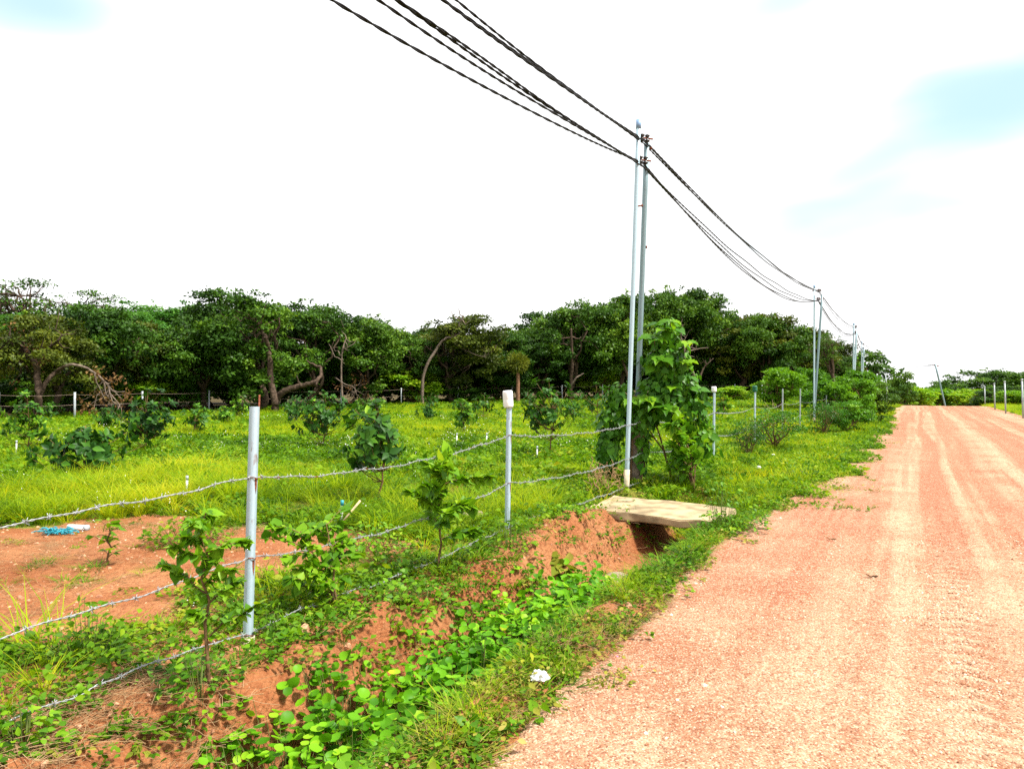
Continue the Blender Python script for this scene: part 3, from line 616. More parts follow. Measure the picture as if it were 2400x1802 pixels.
for k, (s, t) in enumerate(POLE_S):
    g0 = gst(s, t); far = k > 2
    words = ['', 'nearest', 'second', 'third', 'fourth']
    if k == 0: ATT.append((g0 + Vector((.1, 0, 5.22)), g0 + Vector((.06, 0, 4.92)))); continue
    if k == 1:
        b1 = gpt(1468, 1150); t1 = at(1497, 292, b1.y + .1)
        b2 = Vector((at(1488, 1120, b1.y + .75).x, b1.y + .75, 0)); b2.z = h1(b2.x, b2.y); t2 = at(1516, 336, b1.y + .45)
    else:
        b1 = g0; lean = [0, 0, (0.02, .22), (.06, .15), (.1, .2)][k]
        t1 = b1 + Vector((lean[0], 0, 5.33)); b2 = b1 + Vector((.02, .1, 0)); b2.z = h1(b2.x, b2.y); t2 = b2 + Vector((lean[1] + .14, .05, 5.05))
    rr = .033 if k < 3 else .045
    pole('power_pole', b1, t1, rr, M['galv_clean'], '%s bright galvanised pole, the front one of its pair, with pale blue cap' % words[k].capitalize() if k == 1 else '%s pair of power poles from the camera, its taller front pole' % words[k].capitalize(), [(.972, -1, .1, .09), (.775, 1, -.2, .10)] if k == 1 else [(.97, -1, 0, .08)], k < 3, True)
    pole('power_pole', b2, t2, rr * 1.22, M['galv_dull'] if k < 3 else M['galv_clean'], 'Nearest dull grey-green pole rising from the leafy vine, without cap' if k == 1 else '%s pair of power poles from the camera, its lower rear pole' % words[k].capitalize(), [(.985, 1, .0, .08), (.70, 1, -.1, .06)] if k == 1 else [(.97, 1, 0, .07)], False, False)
    # spool brackets between the two poles: one bracket per level, bolted to the front pole
    up = t1.lerp(t2, .55) + Vector((0.02, 0, 0)); up.z = t1.z - .13; lo = t1.lerp(t2, .5); lo.z = t1.z - .46
    ATT.append((up, lo))
    for lv, q in (('upper', up), ('lower', lo)):
        o = empty('insulator_rack', q); tag(o, '%s dark cable rack between the poles of the %s pole pair' % (lv, words[k]), 'cable rack', 'cable racks on the poles')
        b = MB(); b.tube(np.array([(-.13, -.05, 0), (.13, .05, 0)]), .012, 6); b.build('bracket', M['rust'], o)
        for dx in (-.035, .045):
            b = MB(); b.lathe([(.0, -.055), (.034, -.05), (.036, -.03), (.018, -.012), (.018, .012), (.036, .03), (.034, .05), (0, .055)], 10, (dx, dx * .4, 0)); b.build('insulator', M['porcelain'], o, True)
# ------------------------------------------------------------------ twisted cables, one object each from pole to pole
fz = h1(*(at(2220, 942, 76).xy)); leanb = Vector((at(2221, 945, 76).x, 76, fz)); leant = at(2192, 853, 76)
CAB = [('upper', 0, [.44, .36, .30, .28], .00), ('upper', 1, [.42, .40, .33, .26], .018), ('upper', 2, [.28, .30, .42, .25], -.018),
       ('lower', 0, [.70, .76, .55, .5], 0), ('lower', 1, [.46, .70, .6, .45], .015), ('lower', 2, [.33, .55, .66, .4], -.015), ('lower', 3, [.29, .42, .5, .4], .03)]
CL = ['uppermost bundle\'s middle twisted black cable on the pole line', 'uppermost bundle\'s lowest twisted black cable on the pole line', 'topmost twisted black cable strung along the pole line',
      'lowest-hanging twisted black cable strung along the pole line', 'second-lowest twisted black cable strung along the pole line', 'third-lowest twisted black cable strung along the pole line', 'highest twisted black cable of the lower bundle']
def strands(o, path, steps, r, tw, pitch):
    """two round strands wound round each other"""
    seg = np.concatenate(path); d = np.concatenate([[0], np.cumsum(np.linalg.norm(np.diff(seg, axis=0), axis=1))])
    tg = np.gradient(seg, axis=0); tg /= np.linalg.norm(tg, axis=1)[:, None] + 1e-9; a = np.cross(tg, (0, 0, 1.0)); a /= np.linalg.norm(a, axis=1)[:, None] + 1e-9; bb = np.cross(tg, a)
    for ph in (0, math.pi):
        w = d * 2 * math.pi / pitch + 2.2 * np.sin(d * .9 + o.location.z * 40) + 1.1 * np.sin(d * 2.3 + tw) + ph
        b = MB(); b.tube(seg + tw * (np.cos(w)[:, None] * a + np.sin(w)[:, None] * bb) - np.array(o.location), r, 4); b.build('strand', M['cable'], o, True)
for (lv, idx, sag, off), lab in zip(CAB, CL):
    A = [np.array(x[0 if lv == 'upper' else 1]) + (off, off * .5, -.03 - .5 * abs(off) - .02 * idx) for x in ATT]
    if idx < 2: A.append(np.array(leant) + (0, 0, -.08 - .1 * idx))
    path = []
    for k in range(len(A) - 1):
        L = np.linalg.norm(A[k + 1] - A[k]); n = int(L / [.06, .09, .25, .5, 1.0][k]); u = np.linspace(0, 1, n, endpoint=(k == len(A) - 2))[:, None]
        sg = sag[k] if k < 4 else [.75, .2][idx]
        wobble = .012 * np.sin(u * (17 + 5 * idx) + idx) * np.array((.4, 0, 1)) * np.sin(u * math.pi)
        path.append(A[k] + (A[k + 1] - A[k]) * u - np.array((0, 0, 4 * sg)) * u * (1 - u) + wobble)
    o = empty('power_cable', Vector(A[1])); tag(o, lab, 'cable', 'twisted cables strung on the poles')
    strands(o, path, None, .0092, .0066, .40)
o = empty('leaning_pole', leanb); tag(o, 'thin pole leaning left beyond the crest of the road', 'power pole')
b = MB(); v = np.array(leant - leanb); b.tube(np.linspace(-.08, 1, 6)[:, None] * v, .085, 8); b.build('shaft', M['galv_dull'], o, True)
b = MB(); b.tube(np.array([v + (-.3, 0, -.12), v + (.35, 0, -.2)]), .05, 6); b.build('crossbar', M['rust'], o)
g0 = gat(2078, 62); o = empty('thin_pole', g0); tag(o, 'short thin pole standing by the bushes where the road crests', 'pole')
b = MB(); b.tube(np.array([(0, 0, -.3), (.0, 0, 1.6), (-.1, 0, EYE + (HOR - 877) / F_PX * 62 - g0.z)]), .045, 6); b.build('shaft', M['galv_far'], o)
b = MB(); b.tube(np.array([(-.2, 0, EYE + (HOR - 879) / F_PX * 62 - g0.z), (.02, 0, EYE + (HOR - 877) / F_PX * 62 - g0.z)]), .05, 6); b.build('top_bracket', M['galv_far'], o)

# ------------------------------------------------------------------ near fence
FENCE = [(-.5, -3.42), (3.1, -3.43), (6.68, -3.66), (10.75, -3.62), (15.1, -3.6), (19.5, -3.62), (23.9, -3.62), (27.8, -3.62), (32, -3.6), (36.2, -3.6), (40.5, -3.6)]
prof = np.array([(-.030, -.030), (.030, -.030), (.030, -.012), (.024, -.012), (.024, -.025), (-.025, -.025), (-.025, .024), (-.012, .024), (-.012, .030), (-.030, .030)]) * .68
def channel(h, mat, o):
    b = MB(); n = len(prof); lv = [-.35, .0, h * .5, h]
    v = np.concatenate([np.c_[prof, np.full(n, z)] for z in lv]); f = [(l * n + a, l * n + (a + 1) % n, (l + 1) * n + (a + 1) % n, (l + 1) * n + a) for l in range(3) for a in range(n)]
    b.add(v, f); q = 3 * n; b.add(v[q:], [(0, 1, 2, 3), (0, 3, 4, 5), (0, 5, 6, 9), (6, 7, 8, 9)]); return b.build('channel', mat, o)
plab = {1: 'nearest galvanised fence post with a rusty rod at its top', 2: 'galvanised fence post capped with an upturned white bottle, left of the poles', 4: 'galvanised post with a small white cap right of the leafy vine',
        5: 'galvanised post with a dark green cap beyond the white-capped one', 6: 'uncapped galvanised post, next beyond the green-capped post', 7: 'galvanised post behind the pale dead branch beyond the green-capped post',
        8: 'fence post just left of the second power pole', 9: 'fence post just right of the second power pole', 10: 'last fence post before the dense roadside bush', 0: ''}
POSTS = {}
for k, (s, t) in enumerate(FENCE):
    p = gst(s, t)
    if k == 1: p = gpt(581, 1508)
    if k == 2: p = gpt(1189, 1252)
    POSTS[k] = p
    if k in (0, 3): continue
    hgt = {1: 1.39, 2: 1.37, 4: 1.47, 5: 1.45}.get(k, 1.42)
    o = empty('fence_post', p, math.radians(60 if k == 1 else 66)); tag(o, plab[k], 'fence post', 'galvanised posts of the roadside fence')
    o.rotation_euler = (math.radians(.6), math.radians(1.5 if k == 1 else .4 * (k % 3)), o.rotation_euler.z)
    channel(hgt, M['galv'] if k < 6 else M['galv_far'], o)
    if k < 7:
        b = MB(); b.box((0, 0, -.02), (.056, .056, .13)); tag(b.build('concrete_foot', M['sleeve'], o), 'cream concrete foot')
        for z in (.97, .5, .05):
            b = MB(); th = np.linspace(0, 2 * math.pi, 13); b.tube(np.c_[.031 * np.cos(th), .031 * np.sin(th), z + .006 * np.sin(2 * th)], .0032, 5, False); b.build('wire_tie', M['rust'], o)
        for z in (.925, .445):
            b = MB(); b.add([(-.002, -.0213, z + .045), (.016, -.0213, z + .04), (.015, -.0213, z - .01), (.009, -.0213, z - .05), (.004, -.0213, z - .02), (.0, -.0213, z + .01)], [(0, 5, 4, 1), (1, 4, 3, 2)]); b.build('rust_stain', M['rust'], o)
    if k == 1:
        b = MB(); b.tube(np.array([(.026, -.005, 1.15), (.028, -.006, 1.3), (.030, -.005, 1.46)]), .0055, 6); tag(b.build('rod', M['rust'], o), 'thin rusty rod sticking up')
def bottle(p, r, h, mat, name, label):
    b = MB(); b.lathe([(.0, h), (r * .82, h - .002), (r * .97, h - .012), (r, h * .85), (r, h * .5), (r * .985, h * .47), (r, h * .44), (r, .02), (r * .9, 0), (r * .78, .0), (r * .76, .03)], 18)
    o = b.build(name, mat, None, True); o.location = p; o.rotation_euler = (.03, -.06, 0); return tag(o, label, 'bottle')
bottle(POSTS[2] + Vector((.012, 0, 1.245)), .05, .17, M['white_plastic'], 'plastic_bottle', 'upturned white plastic bottle on the fence post left of the poles')
bottle(POSTS[4] + Vector((.012, 0, 1.39)), .05, .11, M['white_plastic'], 'plastic_container', 'small white plastic pot upturned on the post right of the leafy vine')
bottle(POSTS[5] + Vector((.012, 0, 1.36)), .06, .15, M['green_plastic'], 'plastic_container', 'dark green plastic pot upturned on a fence post beyond the vine')
# barbed wire: one object per strand line, two wound wires and its barbs
bm_ = MB()
for (a, e) in (((-.006, -.016, .004), (.006, .016, .012)), ((.004, .016, -.013), (-.004, -.016, -.004)), ((-.01, .004, .016), (.01, -.002, -.017)), ((-.012, -.006, -.012), (.012, .006, .012))):
    bm_.tube(np.array([a, e]), .0019, 4)
BARB = bm_.mesh('barb', M['wire'])
for wi, (z0, sag0, lab) in enumerate(((.97, .07, 'top barbed wire strand of the roadside fence'), (.5, .075, 'middle barbed wire strand of the roadside fence'), (.06, .0, 'lowest barbed wire strand of the roadside fence, close to the ground'))):
    R = np.random.default_rng(50 + wi); o = empty('barbed_wire', POSTS[1]); tag(o, lab, 'barbed wire', 'barbed wires of the roadside fence')
    pts = [np.array(POSTS[k]) + (0.0, -.034, z0 + (.0 if k else .02)) for k in range(0, 11)]; path = []
    for k in range(10):
        L = np.linalg.norm(pts[k + 1] - pts[k]); n = int(L / (.025 if k < 3 else .12)); u = np.linspace(0, 1, n, endpoint=False)[:, None]
        q = pts[k] + (pts[k + 1] - pts[k]) * u - np.array((0, 0, 1)) * 4 * (sag0 + .02 * (k % 2)) * u * (1 - u)
        q[:, 2] += .006 * np.sin(np.arange(n) * .19 + wi) + .004 * np.sin(np.arange(n) * .47)
        if wi == 2: q[:, 2] = np.maximum(q[:, 2], height(q[:, 0], q[:, 1]) + .05 + .03 * np.sin(u[:, 0] * 9))
        path.append(q)
    seg = np.concatenate(path); d = np.concatenate([[0], np.cumsum(np.linalg.norm(np.diff(seg, axis=0), axis=1))])
    tg = np.gradient(seg, axis=0); tg /= np.linalg.norm(tg, axis=1)[:, None]; a = np.cross(tg, (0, 0, 1.0)); a /= np.linalg.norm(a, axis=1)[:, None]; bb = np.cross(tg, a)
    for ph in (0, math.pi):
        w = d * 2 * math.pi / .075 + ph; b = MB(); b.tube(seg + .0036 * (np.cos(w)[:, None] * a + np.sin(w)[:, None] * bb) - np.array(o.location), .0025, 4); b.build('wire', M['wire'], o, True)
    dist = .35
    while dist < min(d[-1], 19):
        i = int(np.searchsorted(d, dist)); c = obj('barb', BARB, o); c.location = Vector(seg[i]) - o.location
        c.rotation_euler = (R.uniform(0, 6.28), R.uniform(-.4, .4), math.atan2(tg[i][1], tg[i][0]) + R.uniform(-.2, .2)); dist += .115 * R.uniform(.85, 1.15)
# ------------------------------------------------------------------ far fences
FARP = [(-5, 30), (175, 31.5), (335, 36), (490, 40), (645, 43.5), (800, 46), (940, 49), (1073, 52), (1200, 54.5), (1318, 56), (1412, 57.5), (1500, 59), (1600, 60), (1722, 60), (1786, 55)]
fm_ = MB(); fm_.box((0, 0, .5), (.075, .06, 1.5)); fm_.box((0, .02, 1.245), (.085, .06, .02)); FARPOST = fm_.mesh('shaft', M['galv_far'])
fw = []
for k, (px, d) in enumerate(FARP):
    p = gat(px, d); o = empty('fence_post', p); obj('shaft', FARPOST, o); o.rotation_euler = (0, R0.uniform(-.03, .03), 0)
    tag(o, 'pale thin post of the far fence before the forest, %s from the left' % ORD[k], 'fence post', 'posts of the far fence'); fw.append(np.array(p))
for z, lab in ((1.15, 'upper wire of the far fence along the forest'), (.72, 'lower wire of the far fence along the forest')):
    b = MB(); o = empty('far_fence_wire', Vector(fw[1])); tag(o, lab, 'wire', 'wires of the far fence'); P = []
    for a, c in zip(fw[:-1], fw[1:]):
        u = np.linspace(0, 1, 8, endpoint=False)[:, None]; P.append(a + (c - a) * u + np.array((0, -.05, z)) - np.array((0, 0, .2)) * u * (1 - u))
    b.tube(np.concatenate(P) - fw[1], .0055, 4); b.build('wire', M['stone'], o)
RIGHTP = [(2398, 34.5, 888), (2357, 40.5, 893), (2354, 41.5, 895), (2332, 47, 898), (2309, 58, 906), (2291, 60, 911)]
for k, (px, d, top) in enumerate([RIGHTP[i] for i in (0, 1, 3, 4)]):
    p = gat(px, d); hgt = EYE + (HOR - top) / F_PX * d - p.z; o = empty('fence_post', p)
    b = MB(); b.box((0, 0, hgt / 2 - .1), (.062, .05, hgt + .2)); b.box((0, 0, hgt - .04), (.075, .06, .09)); b.build('shaft', M['galv_far'], o); o.rotation_euler = (0, -.03, 0)
    tag(o, 'pale post of the fence beyond the right verge, %s from the right' % ORD[k], 'fence post', 'posts beyond the right verge')

# ------------------------------------------------------------------ the slab over the ditch
from mathutils import noise as mnoise
import bmesh
bm = bmesh.new(); bmesh.ops.create_cube(bm, size=1)
for v in bm.verts: v.co.x *= 1.6; v.co.y *= 1.06; v.co.z *= .095
bmesh.ops.bevel(bm, geom=bm.edges[:], offset=.012, segments=2, affect='EDGES')
bmesh.ops.subdivide_edges(bm, edges=[e for e in bm.edges if e.calc_length() > .2], cuts=14, use_grid_fill=True)
for v in bm.verts:
    n = mnoise.noise_vector(v.co * 5); e = max(abs(v.co.x) / .80, abs(v.co.y) / .53)
    v.co += n * (.005 + .035 * max(0, e - .9) * 10 * .5)
me = bpy.data.meshes.new('concrete_slab'); bm.to_mesh(me); bm.free(); me.materials.append(M['concrete'])
slab = obj('concrete_slab', me); sp = gst(8.86, -2.74); slab.location = (sp.x, sp.y, -.035)
slab.rotation_euler = (math.radians(1.0), math.radians(1.5), math.atan2(RN[1], RN[0]) + math.radians(1.5)); tag(slab, 'pale concrete slab laid across the ditch below the poles', 'slab')
# a rock ledge holding each end of the slab
for nm, lab, c, sc_ in (('stone', 'grey-pink stone on the ditch bank before the slab', gpt(1450, 1362), .12), ('stone', 'small pale stone at the foot of the far bank, left of the bottle post', gpt(1108, 1218), .14)):
    bm = bmesh.new(); bmesh.ops.create_icosphere(bm, subdivisions=3, radius=1)
    for v in bm.verts: v.co *= 1 + .35 * mnoise.noise(v.co * 1.3 + Vector((sc_ * 50, 0, 0))); v.co.z *= .55; v.co.x *= 1.25
    me = bpy.data.meshes.new('stone'); bm.to_mesh(me); bm.free(); me.materials.append(M['stone'])
    o = obj(nm, me); o.location = c + Vector((0, 0, .02)); o.scale = (sc_,) * 3; tag(o, lab, 'stone')

# ------------------------------------------------------------------ shrubs, saplings, vines
LEAFMESH = {}
def leaf_mesh(kind, mat):
    if (kind, mat) not in LEAFMESH:
        b = MB(); b.add(*LS[kind]); LEAFMESH[kind, mat] = b.mesh('leaf', M[mat], True)
    return LEAFMESH[kind, mat]
def plant(name, loc, label, cat, group, stems, Mx, kind, mat, n_obj, stem_mat='stem', seed=0, tint=None):
    """stems: list of (points, radii); Mx: leaf matrices; the n_obj largest leaves become objects of their own"""
    o = empty(name, loc); tag(o, label, cat, group)
    for P, r in stems[:40]:
        pass
    big = [x for x in stems if np.max(x[1]) >= np.max(stems[0][1]) * .55]; small = [x for x in stems if not np.max(x[1]) >= np.max(stems[0][1]) * .55]
    for P, r in big: b = MB(); b.tube(P, r, 6); b.build('stem', M[stem_mat], o, True)
    if small:
        b = MB()
        for P, r in small: b.tube(P, r, 4, False)
        tag(b.build('twigs', M[stem_mat], o, True), kind='stuff')
    sz = np.linalg.norm(Mx[:, :3, 1], axis=1); order = np.argsort(-sz) if n_obj < len(Mx) else np.arange(len(Mx))
    me = leaf_mesh(kind, mat) if n_obj else None
    for i in order[:n_obj]:
        c = obj('leaf', me, o); c.matrix_local = Matrix(Mx[i].tolist())
    rest = order[n_obj:]
    if len(rest):
        R = np.random.default_rng(seed); b = MB(); lv, lf = LS[kind if len(rest) < 700 or kind == 'far' else kind]
        b.leaves(lv, lf, Mx[rest], np.clip(R.normal(.5, .25, len(rest)), 0, 1) if tint is None else tint[rest]); f = b.build('foliage' if n_obj else 'crown', M[mat], o)
        if n_obj: tag(f, kind='stuff')
    return o
def shrub(seed, h, w, nst, nbr, nlv, leaf, clear=.2, up=.35, droop=-.3, thick=.012, wid=1.0, tuft=False):
    R = np.random.default_rng(seed); stems = []; P = []; D = []; Nn = []
    for k in range(nst):
        a = R.uniform(0, 6.28); rr = w * .5 * R.uniform(.2, .9) if nst > 1 else .03; hh = h * (R.uniform(.72, 1) if k else 1.0)
        e = np.array((rr * math.cos(a), rr * math.sin(a), hh)); c = curve((0, 0, -.05), e, np.array((-e[0], -e[1], 0)) * .2, R, 9, .02); stems.append((c, np.linspace(thick, thick * .3, 9)))
        tw = []
        for q in range(nbr):
            u = clear + (1 - clear) * (q + R.random() * .8) / nbr; i = min(int(u * 8), 7); b0 = c[i] + (c[i + 1] - c[i]) * (u * 8 - i)
            a2 = a + R.uniform(-2, 2) if nst > 1 else q * 2.4 + R.uniform(-.4, .4); L = w * .5 * R.uniform(.55, 1.05) * (1.05 - .55 * max(0, u - .35)) * (.6 if nst > 2 else 1)
            e2 = b0 + np.array((math.cos(a2), math.sin(a2), up + R.uniform(-.2, .3))) * L; t2 = curve(b0, e2, (0, 0, .08 * L), R, 6, .03); stems.append((t2, np.linspace(thick * .45, thick * .15, 6))); tw.append(t2)
        tw.append(c[4:])
        m = max(1, nlv // (nst * len(tw)))
        for t2 in tw:
            u = (R.random(m) ** (.45 if tuft else .75)) * (len(t2) - 1.001); i = u.astype(int); p = t2[i] + (t2[i + 1] - t2[i]) * (u - i)[:, None]
            ax = t2[-1] - t2[0]; ax = ax / (np.linalg.norm(ax) + 1e-9); out = rdir(R, m); d = out * .8 + ax * .55 + (0, 0, droop)
            P.append(p); D.append(d); Nn.append(np.array((0, 0, 1.0)) + rdir(R, m) * .45 + out * .2)
    P = np.concatenate(P); D = np.concatenate(D); Nn = np.concatenate(Nn)
    return stems, frames(P, D, Nn, leaf * np.clip(np.exp(R.normal(size=len(P)) * .35) * .9, .35, 1.6), wid)
def rosettes(seed, h, w, clear, nw, per, leaf, thick=.016):
    R = np.random.default_rng(seed); zc = h * (1 + clear) / 2; ax = np.array((w / 2, w / 2, h * (1 - clear) / 2)) * .86
    main = curve((0, 0, -.05), (0.02 * w, 0, h * .9), R.normal(size=3) * .04 * w * np.array((1, 1, 0)), R, 9, .012); stems = [(main, np.linspace(thick, thick * .35, 9))]; P, D, Nn = [], [], []
    for k in range(nw):
        dd = rdir(R, 1)[0]; q = R.random() ** .42 * (1 + .18 * math.sin(3 * math.atan2(dd[1], dd[0]) + seed)); c0 = np.array((0, 0, zc)) + dd * ax * q; c0[2] = max(c0[2], clear * h * .9)
        if k == 0: c0 = main[-1]
        i = int(np.clip((c0[2] - .3 * np.hypot(c0[0], c0[1])) / h * 8, 0, 7)); tw = curve(main[i], c0, (0, 0, -.04 * h), R, 5, .03); stems.append((tw, np.linspace(thick * .4, thick * .18, 5)))
        out = c0 - np.array((0, 0, zc * .8)); out /= np.linalg.norm(out) + 1e-9; a = np.arange(per) * 2.4 + R.uniform(0, 6.28); u = R.random(per)
        side = np.cross(out, (0.3, .2, 1.0)); side /= np.linalg.norm(side); s2 = np.cross(out, side); rad = np.cos(a)[:, None] * side + np.sin(a)[:, None] * s2
        P.append(c0 - out * (u * leaf * .8)[:, None]); D.append(rad + out * R.uniform(.15, .75, per)[:, None] + (0, 0, -.12)); Nn.append(out * .9 + (0, 0, .55) - rad * .2 + rdir(R, per) * .15)
    P = np.concatenate(P); return stems, frames(P, np.concatenate(D), np.concatenate(Nn), leaf * R.uniform(.65, 1.2, len(P)), .95)
GS = 'young fruit saplings in the field'
# (pixel of the foot, crown top row, crown width px, leaf length m, label, leaves as objects)
SAP = [((195, 1118), 1008, 200, .19, 'low wide sapling with big glossy dark leaves near the left edge', 150, 4), ((880, 1182), 945, 165, .17, 'big-leaved sapling on a bare stem right of the nearest post', 170, 1),
       ((1283, 1075), 905, 105, .15, 'tall dark sapling between the bottle post and the poles', 150, 1), ((345, 1062), 925, 125, .16, 'tall bushy sapling left of the nearest post', 150, 2), ((755, 1050), 928, 130, .16, 'tall bushy sapling directly behind the big-leaved stemmed one', 120, 3),
       ((62, 1055), 930, 100, .16, 'slender sapling by the left edge of the photo', 90, 2)]
SAP2 = [((250, 1012), 962, 60), ((462, 1022), 955, 62), ((525, 998), 955, 48), ((560, 985), 940, 50), ((690, 1000), 935, 60), ((850, 985), 940, 42), ((880, 975), 930, 40), ((1003, 990), 950, 48), ((1088, 1022), 945, 55), ((1075, 970), 938, 46), ((1133, 990), 928, 55),
        ((1395, 1000), 908, 90), ((1340, 985), 930, 60), ((1692, 985), 925, 75), ((1560, 990), 915, 80), ((1240, 970), 932, 44), ((850, 955), 925, 40), ((120, 985), 945, 50), ((1010, 962), 925, 60)]
for k, ((px, py), top, wpx, leaf, lab, nobj, nst) in enumerate(SAP):
    p = gpt(px, py); h = (py - top) / F_PX * p.y; w = wpx / F_PX * p.y * 1.4; h *= 1.22 if k != 1 else 1.08
    cl = .30 if k == 1 else (.18 if k == 2 else .08)
    stems, Mx = rosettes(200 + k, h, w * (1.0 if k else 1.1), cl, (56, 52, 60, 85, 85, 52)[k], 9, leaf * .84)
    plant('fruit_sapling', p, lab, 'sapling', GS, stems, Mx, 'ovate', 'sapling', nobj, 'stem', k)
SAP2.sort(key=lambda q: q[0][0])
for k, ((px, py), top, wpx) in enumerate(SAP2):
    p = gpt(px, py); h = (py - top) / F_PX * p.y; w = wpx / F_PX * p.y * 1.1
    stems, Mx = rosettes(240 + k, h * 1.22, w * 1.2, .12, 34, 8, .15)
    plant('fruit_sapling', p, 'small far sapling before the forest fence, %s from the left of the small ones' % ORD[k], 'sapling', GS, stems, Mx, 'far', 'sapling', 0, 'stem', k)
# fence-side shrubs
for k, ((px, py), top, wpx, nl, no, lab, nst, leaf) in enumerate([((492, 1600), 1205, 150, 620, 280, 'slender shrub with loose leaves just left of the nearest post', 1, .048), ((792, 1440), 1232, 165, 720, 280, 'drooping leafy shrub between the two near posts', 2, .058),
                                                     ((1030, 1340), 1078, 180, 900, 290, 'bushy shrub on a thin brown trunk left of the bottle post', 1, .068), ((255, 1325), 1225, 60, 40, 40, 'single small weed shrub on the bare earth patch at left', 1, .06)]):
    p = gpt(px, py); h = (py - top) / F_PX * p.y; w = wpx / F_PX * p.y * 1.5
    stems, Mx = shrub(300 + k, h, w, nst, 12, nl, leaf, .3 if k == 2 else .25, .35, -.35, .011, 1.1)
    plant('fence_shrub', p, lab, 'shrub', 'shrubs growing in the fence line', stems, Mx, 'heart', 'bright', no, 'stem', k)
# the stump under the vine, the dry tangle beside it
sp_ = gpt(1497, 1142); sp_ = Vector((sp_.x, sp_.y + .25, 0)); sp_.z = h1(sp_.x, sp_.y)
o = empty('wooden_stump', sp_); tag(o, 'thick weathered grey stump beneath the hanging vine', 'stump')
b = MB(); zz = np.linspace(-.1, 1.35, 12); R = np.random.default_rng(5); b.tube(np.c_[R.normal(size=12) * .006, R.normal(size=12) * .006, zz], .125 + R.normal(size=12) * .008, 11); b.build('trunk', M['pale_bark'], o)
for q in range(5):
    a = q * 1.3; b = MB(); b.tube(np.c_[.135 * np.cos(a + zz * .4), .135 * np.sin(a + zz * .4), zz], .012, 5); b.build('clinging_stem', M['stem'], o)
dp = gpt(1420, 1168); o = empty('dry_tangle', dp); tag(o, 'brown tangle of dry woven stems at the foot of the vine', 'dead plant'); b = MB(); R = np.random.default_rng(6)
for q in range(130):
    a = R.uniform(0, 6.28); r = .26 * R.random() ** .5; p0 = np.array((r * math.cos(a), r * math.sin(a), R.uniform(0, .42))); e = p0 + (rdir(R, 1)[0] * (.5, .5, .8)) * R.uniform(.12, .3); b.tube(curve(p0, e, rdir(R, 1)[0] * .03, R, 5, .05), .0042, 4, False)
tag(b.build('dry_stems', M['straw'], o), kind='stuff')
def drape(seed, blobs, n, leaf, wid=1.0, droop=-.8):
    """leaves shingled over a set of rounded masses (centre, radii, share)"""
    R = np.random.default_rng(seed); P, D, Nn = [], [], []; tot = sum(b[2] for b in blobs)
    for c, r, shn in blobs:
        m = int(n * shn / tot); d = rdir(R, m); q = .62 + .5 * R.random(m) + .16 * np.sin(d[:, 0] * 5 + d[:, 2] * 7)
        p = np.array(c) + d * np.array(r) * q[:, None]; P.append(p); Nn.append(d * (1, 1, .7) + rdir(R, m) * .45 + (0, -.15, .25)); D.append(rdir(R, m) * .6 + d * .25 + (0, 0, droop))
    P = np.concatenate(P); return frames(P, np.concatenate(D), np.concatenate(Nn), leaf * np.clip(np.exp(R.normal(size=len(P)) * .38) * .88, .3, 1.8), wid)
vb = Vector((sp_.x, sp_.y, sp_.z)); sx = F_PX / sp_.y
def vl(px, py, dy=0.0): v = at(px, py, sp_.y + dy); return tuple(v - vb)
Mx = drape(61, [(vl(1440, 985), (.22, .28, .36), 1.0), (vl(1425, 1050), (.16, .22, .36), .8), (vl(1495, 975), (.28, .3, .26), 1.0), (vl(1500, 1050), (.13, .2, .32), .5), (vl(1455, 930), (.2, .22, .2), .5)], 1500, .095, 1.0)
plant('hanging_vine', vb, 'dark leafy vine draped over the stump behind the front pole', 'vine', None, [(np.array([(.1, .05, 0), (.13, .02, .7), (0, 0, 1.3)]), np.array((.02, .018, .012)))], Mx, 'heart', 'vine', 240, 'stem', 1)
Mx = drape(62, [(vl(1563, 790), (.2, .22, .24), .5), (vl(1560, 850), (.34, .3, .34), 1.0), (vl(1590, 900), (.3, .28, .3), .8), (vl(1555, 930), (.42, .34, .3), 1.0), (vl(1610, 960), (.3, .28, .34), .8), (vl(1640, 1030), (.26, .25, .34), .45), (vl(1520, 960), (.28, .25, .2), .5)], 1800, .10, 1.05, -.6)
R = np.random.default_rng(7)
tstems = [(curve(vl(1600, 1150), vl(1560, 800), (.06, 0, 0), R, 9, .01), np.linspace(.03, .01, 9)), (curve(vl(1592, 1150), vl(1530, 940), (-.05, 0, 0), R, 8, .01), np.linspace(.02, .008, 8)), (curve(vl(1610, 1150), vl(1630, 950), (.05, 0, 0), R, 8, .01), np.linspace(.022, .008, 8)),
          (curve(vl(1512, 990), vl(1590, 1095), (0, 0, -.05), R, 8, .005), np.full(8, .012))]
plant('climbing_shrub', vb, 'tall leafy vine tower beside the rear pole', 'vine', None, tstems, Mx, 'heart', 'vine', 240, 'stem', 2)
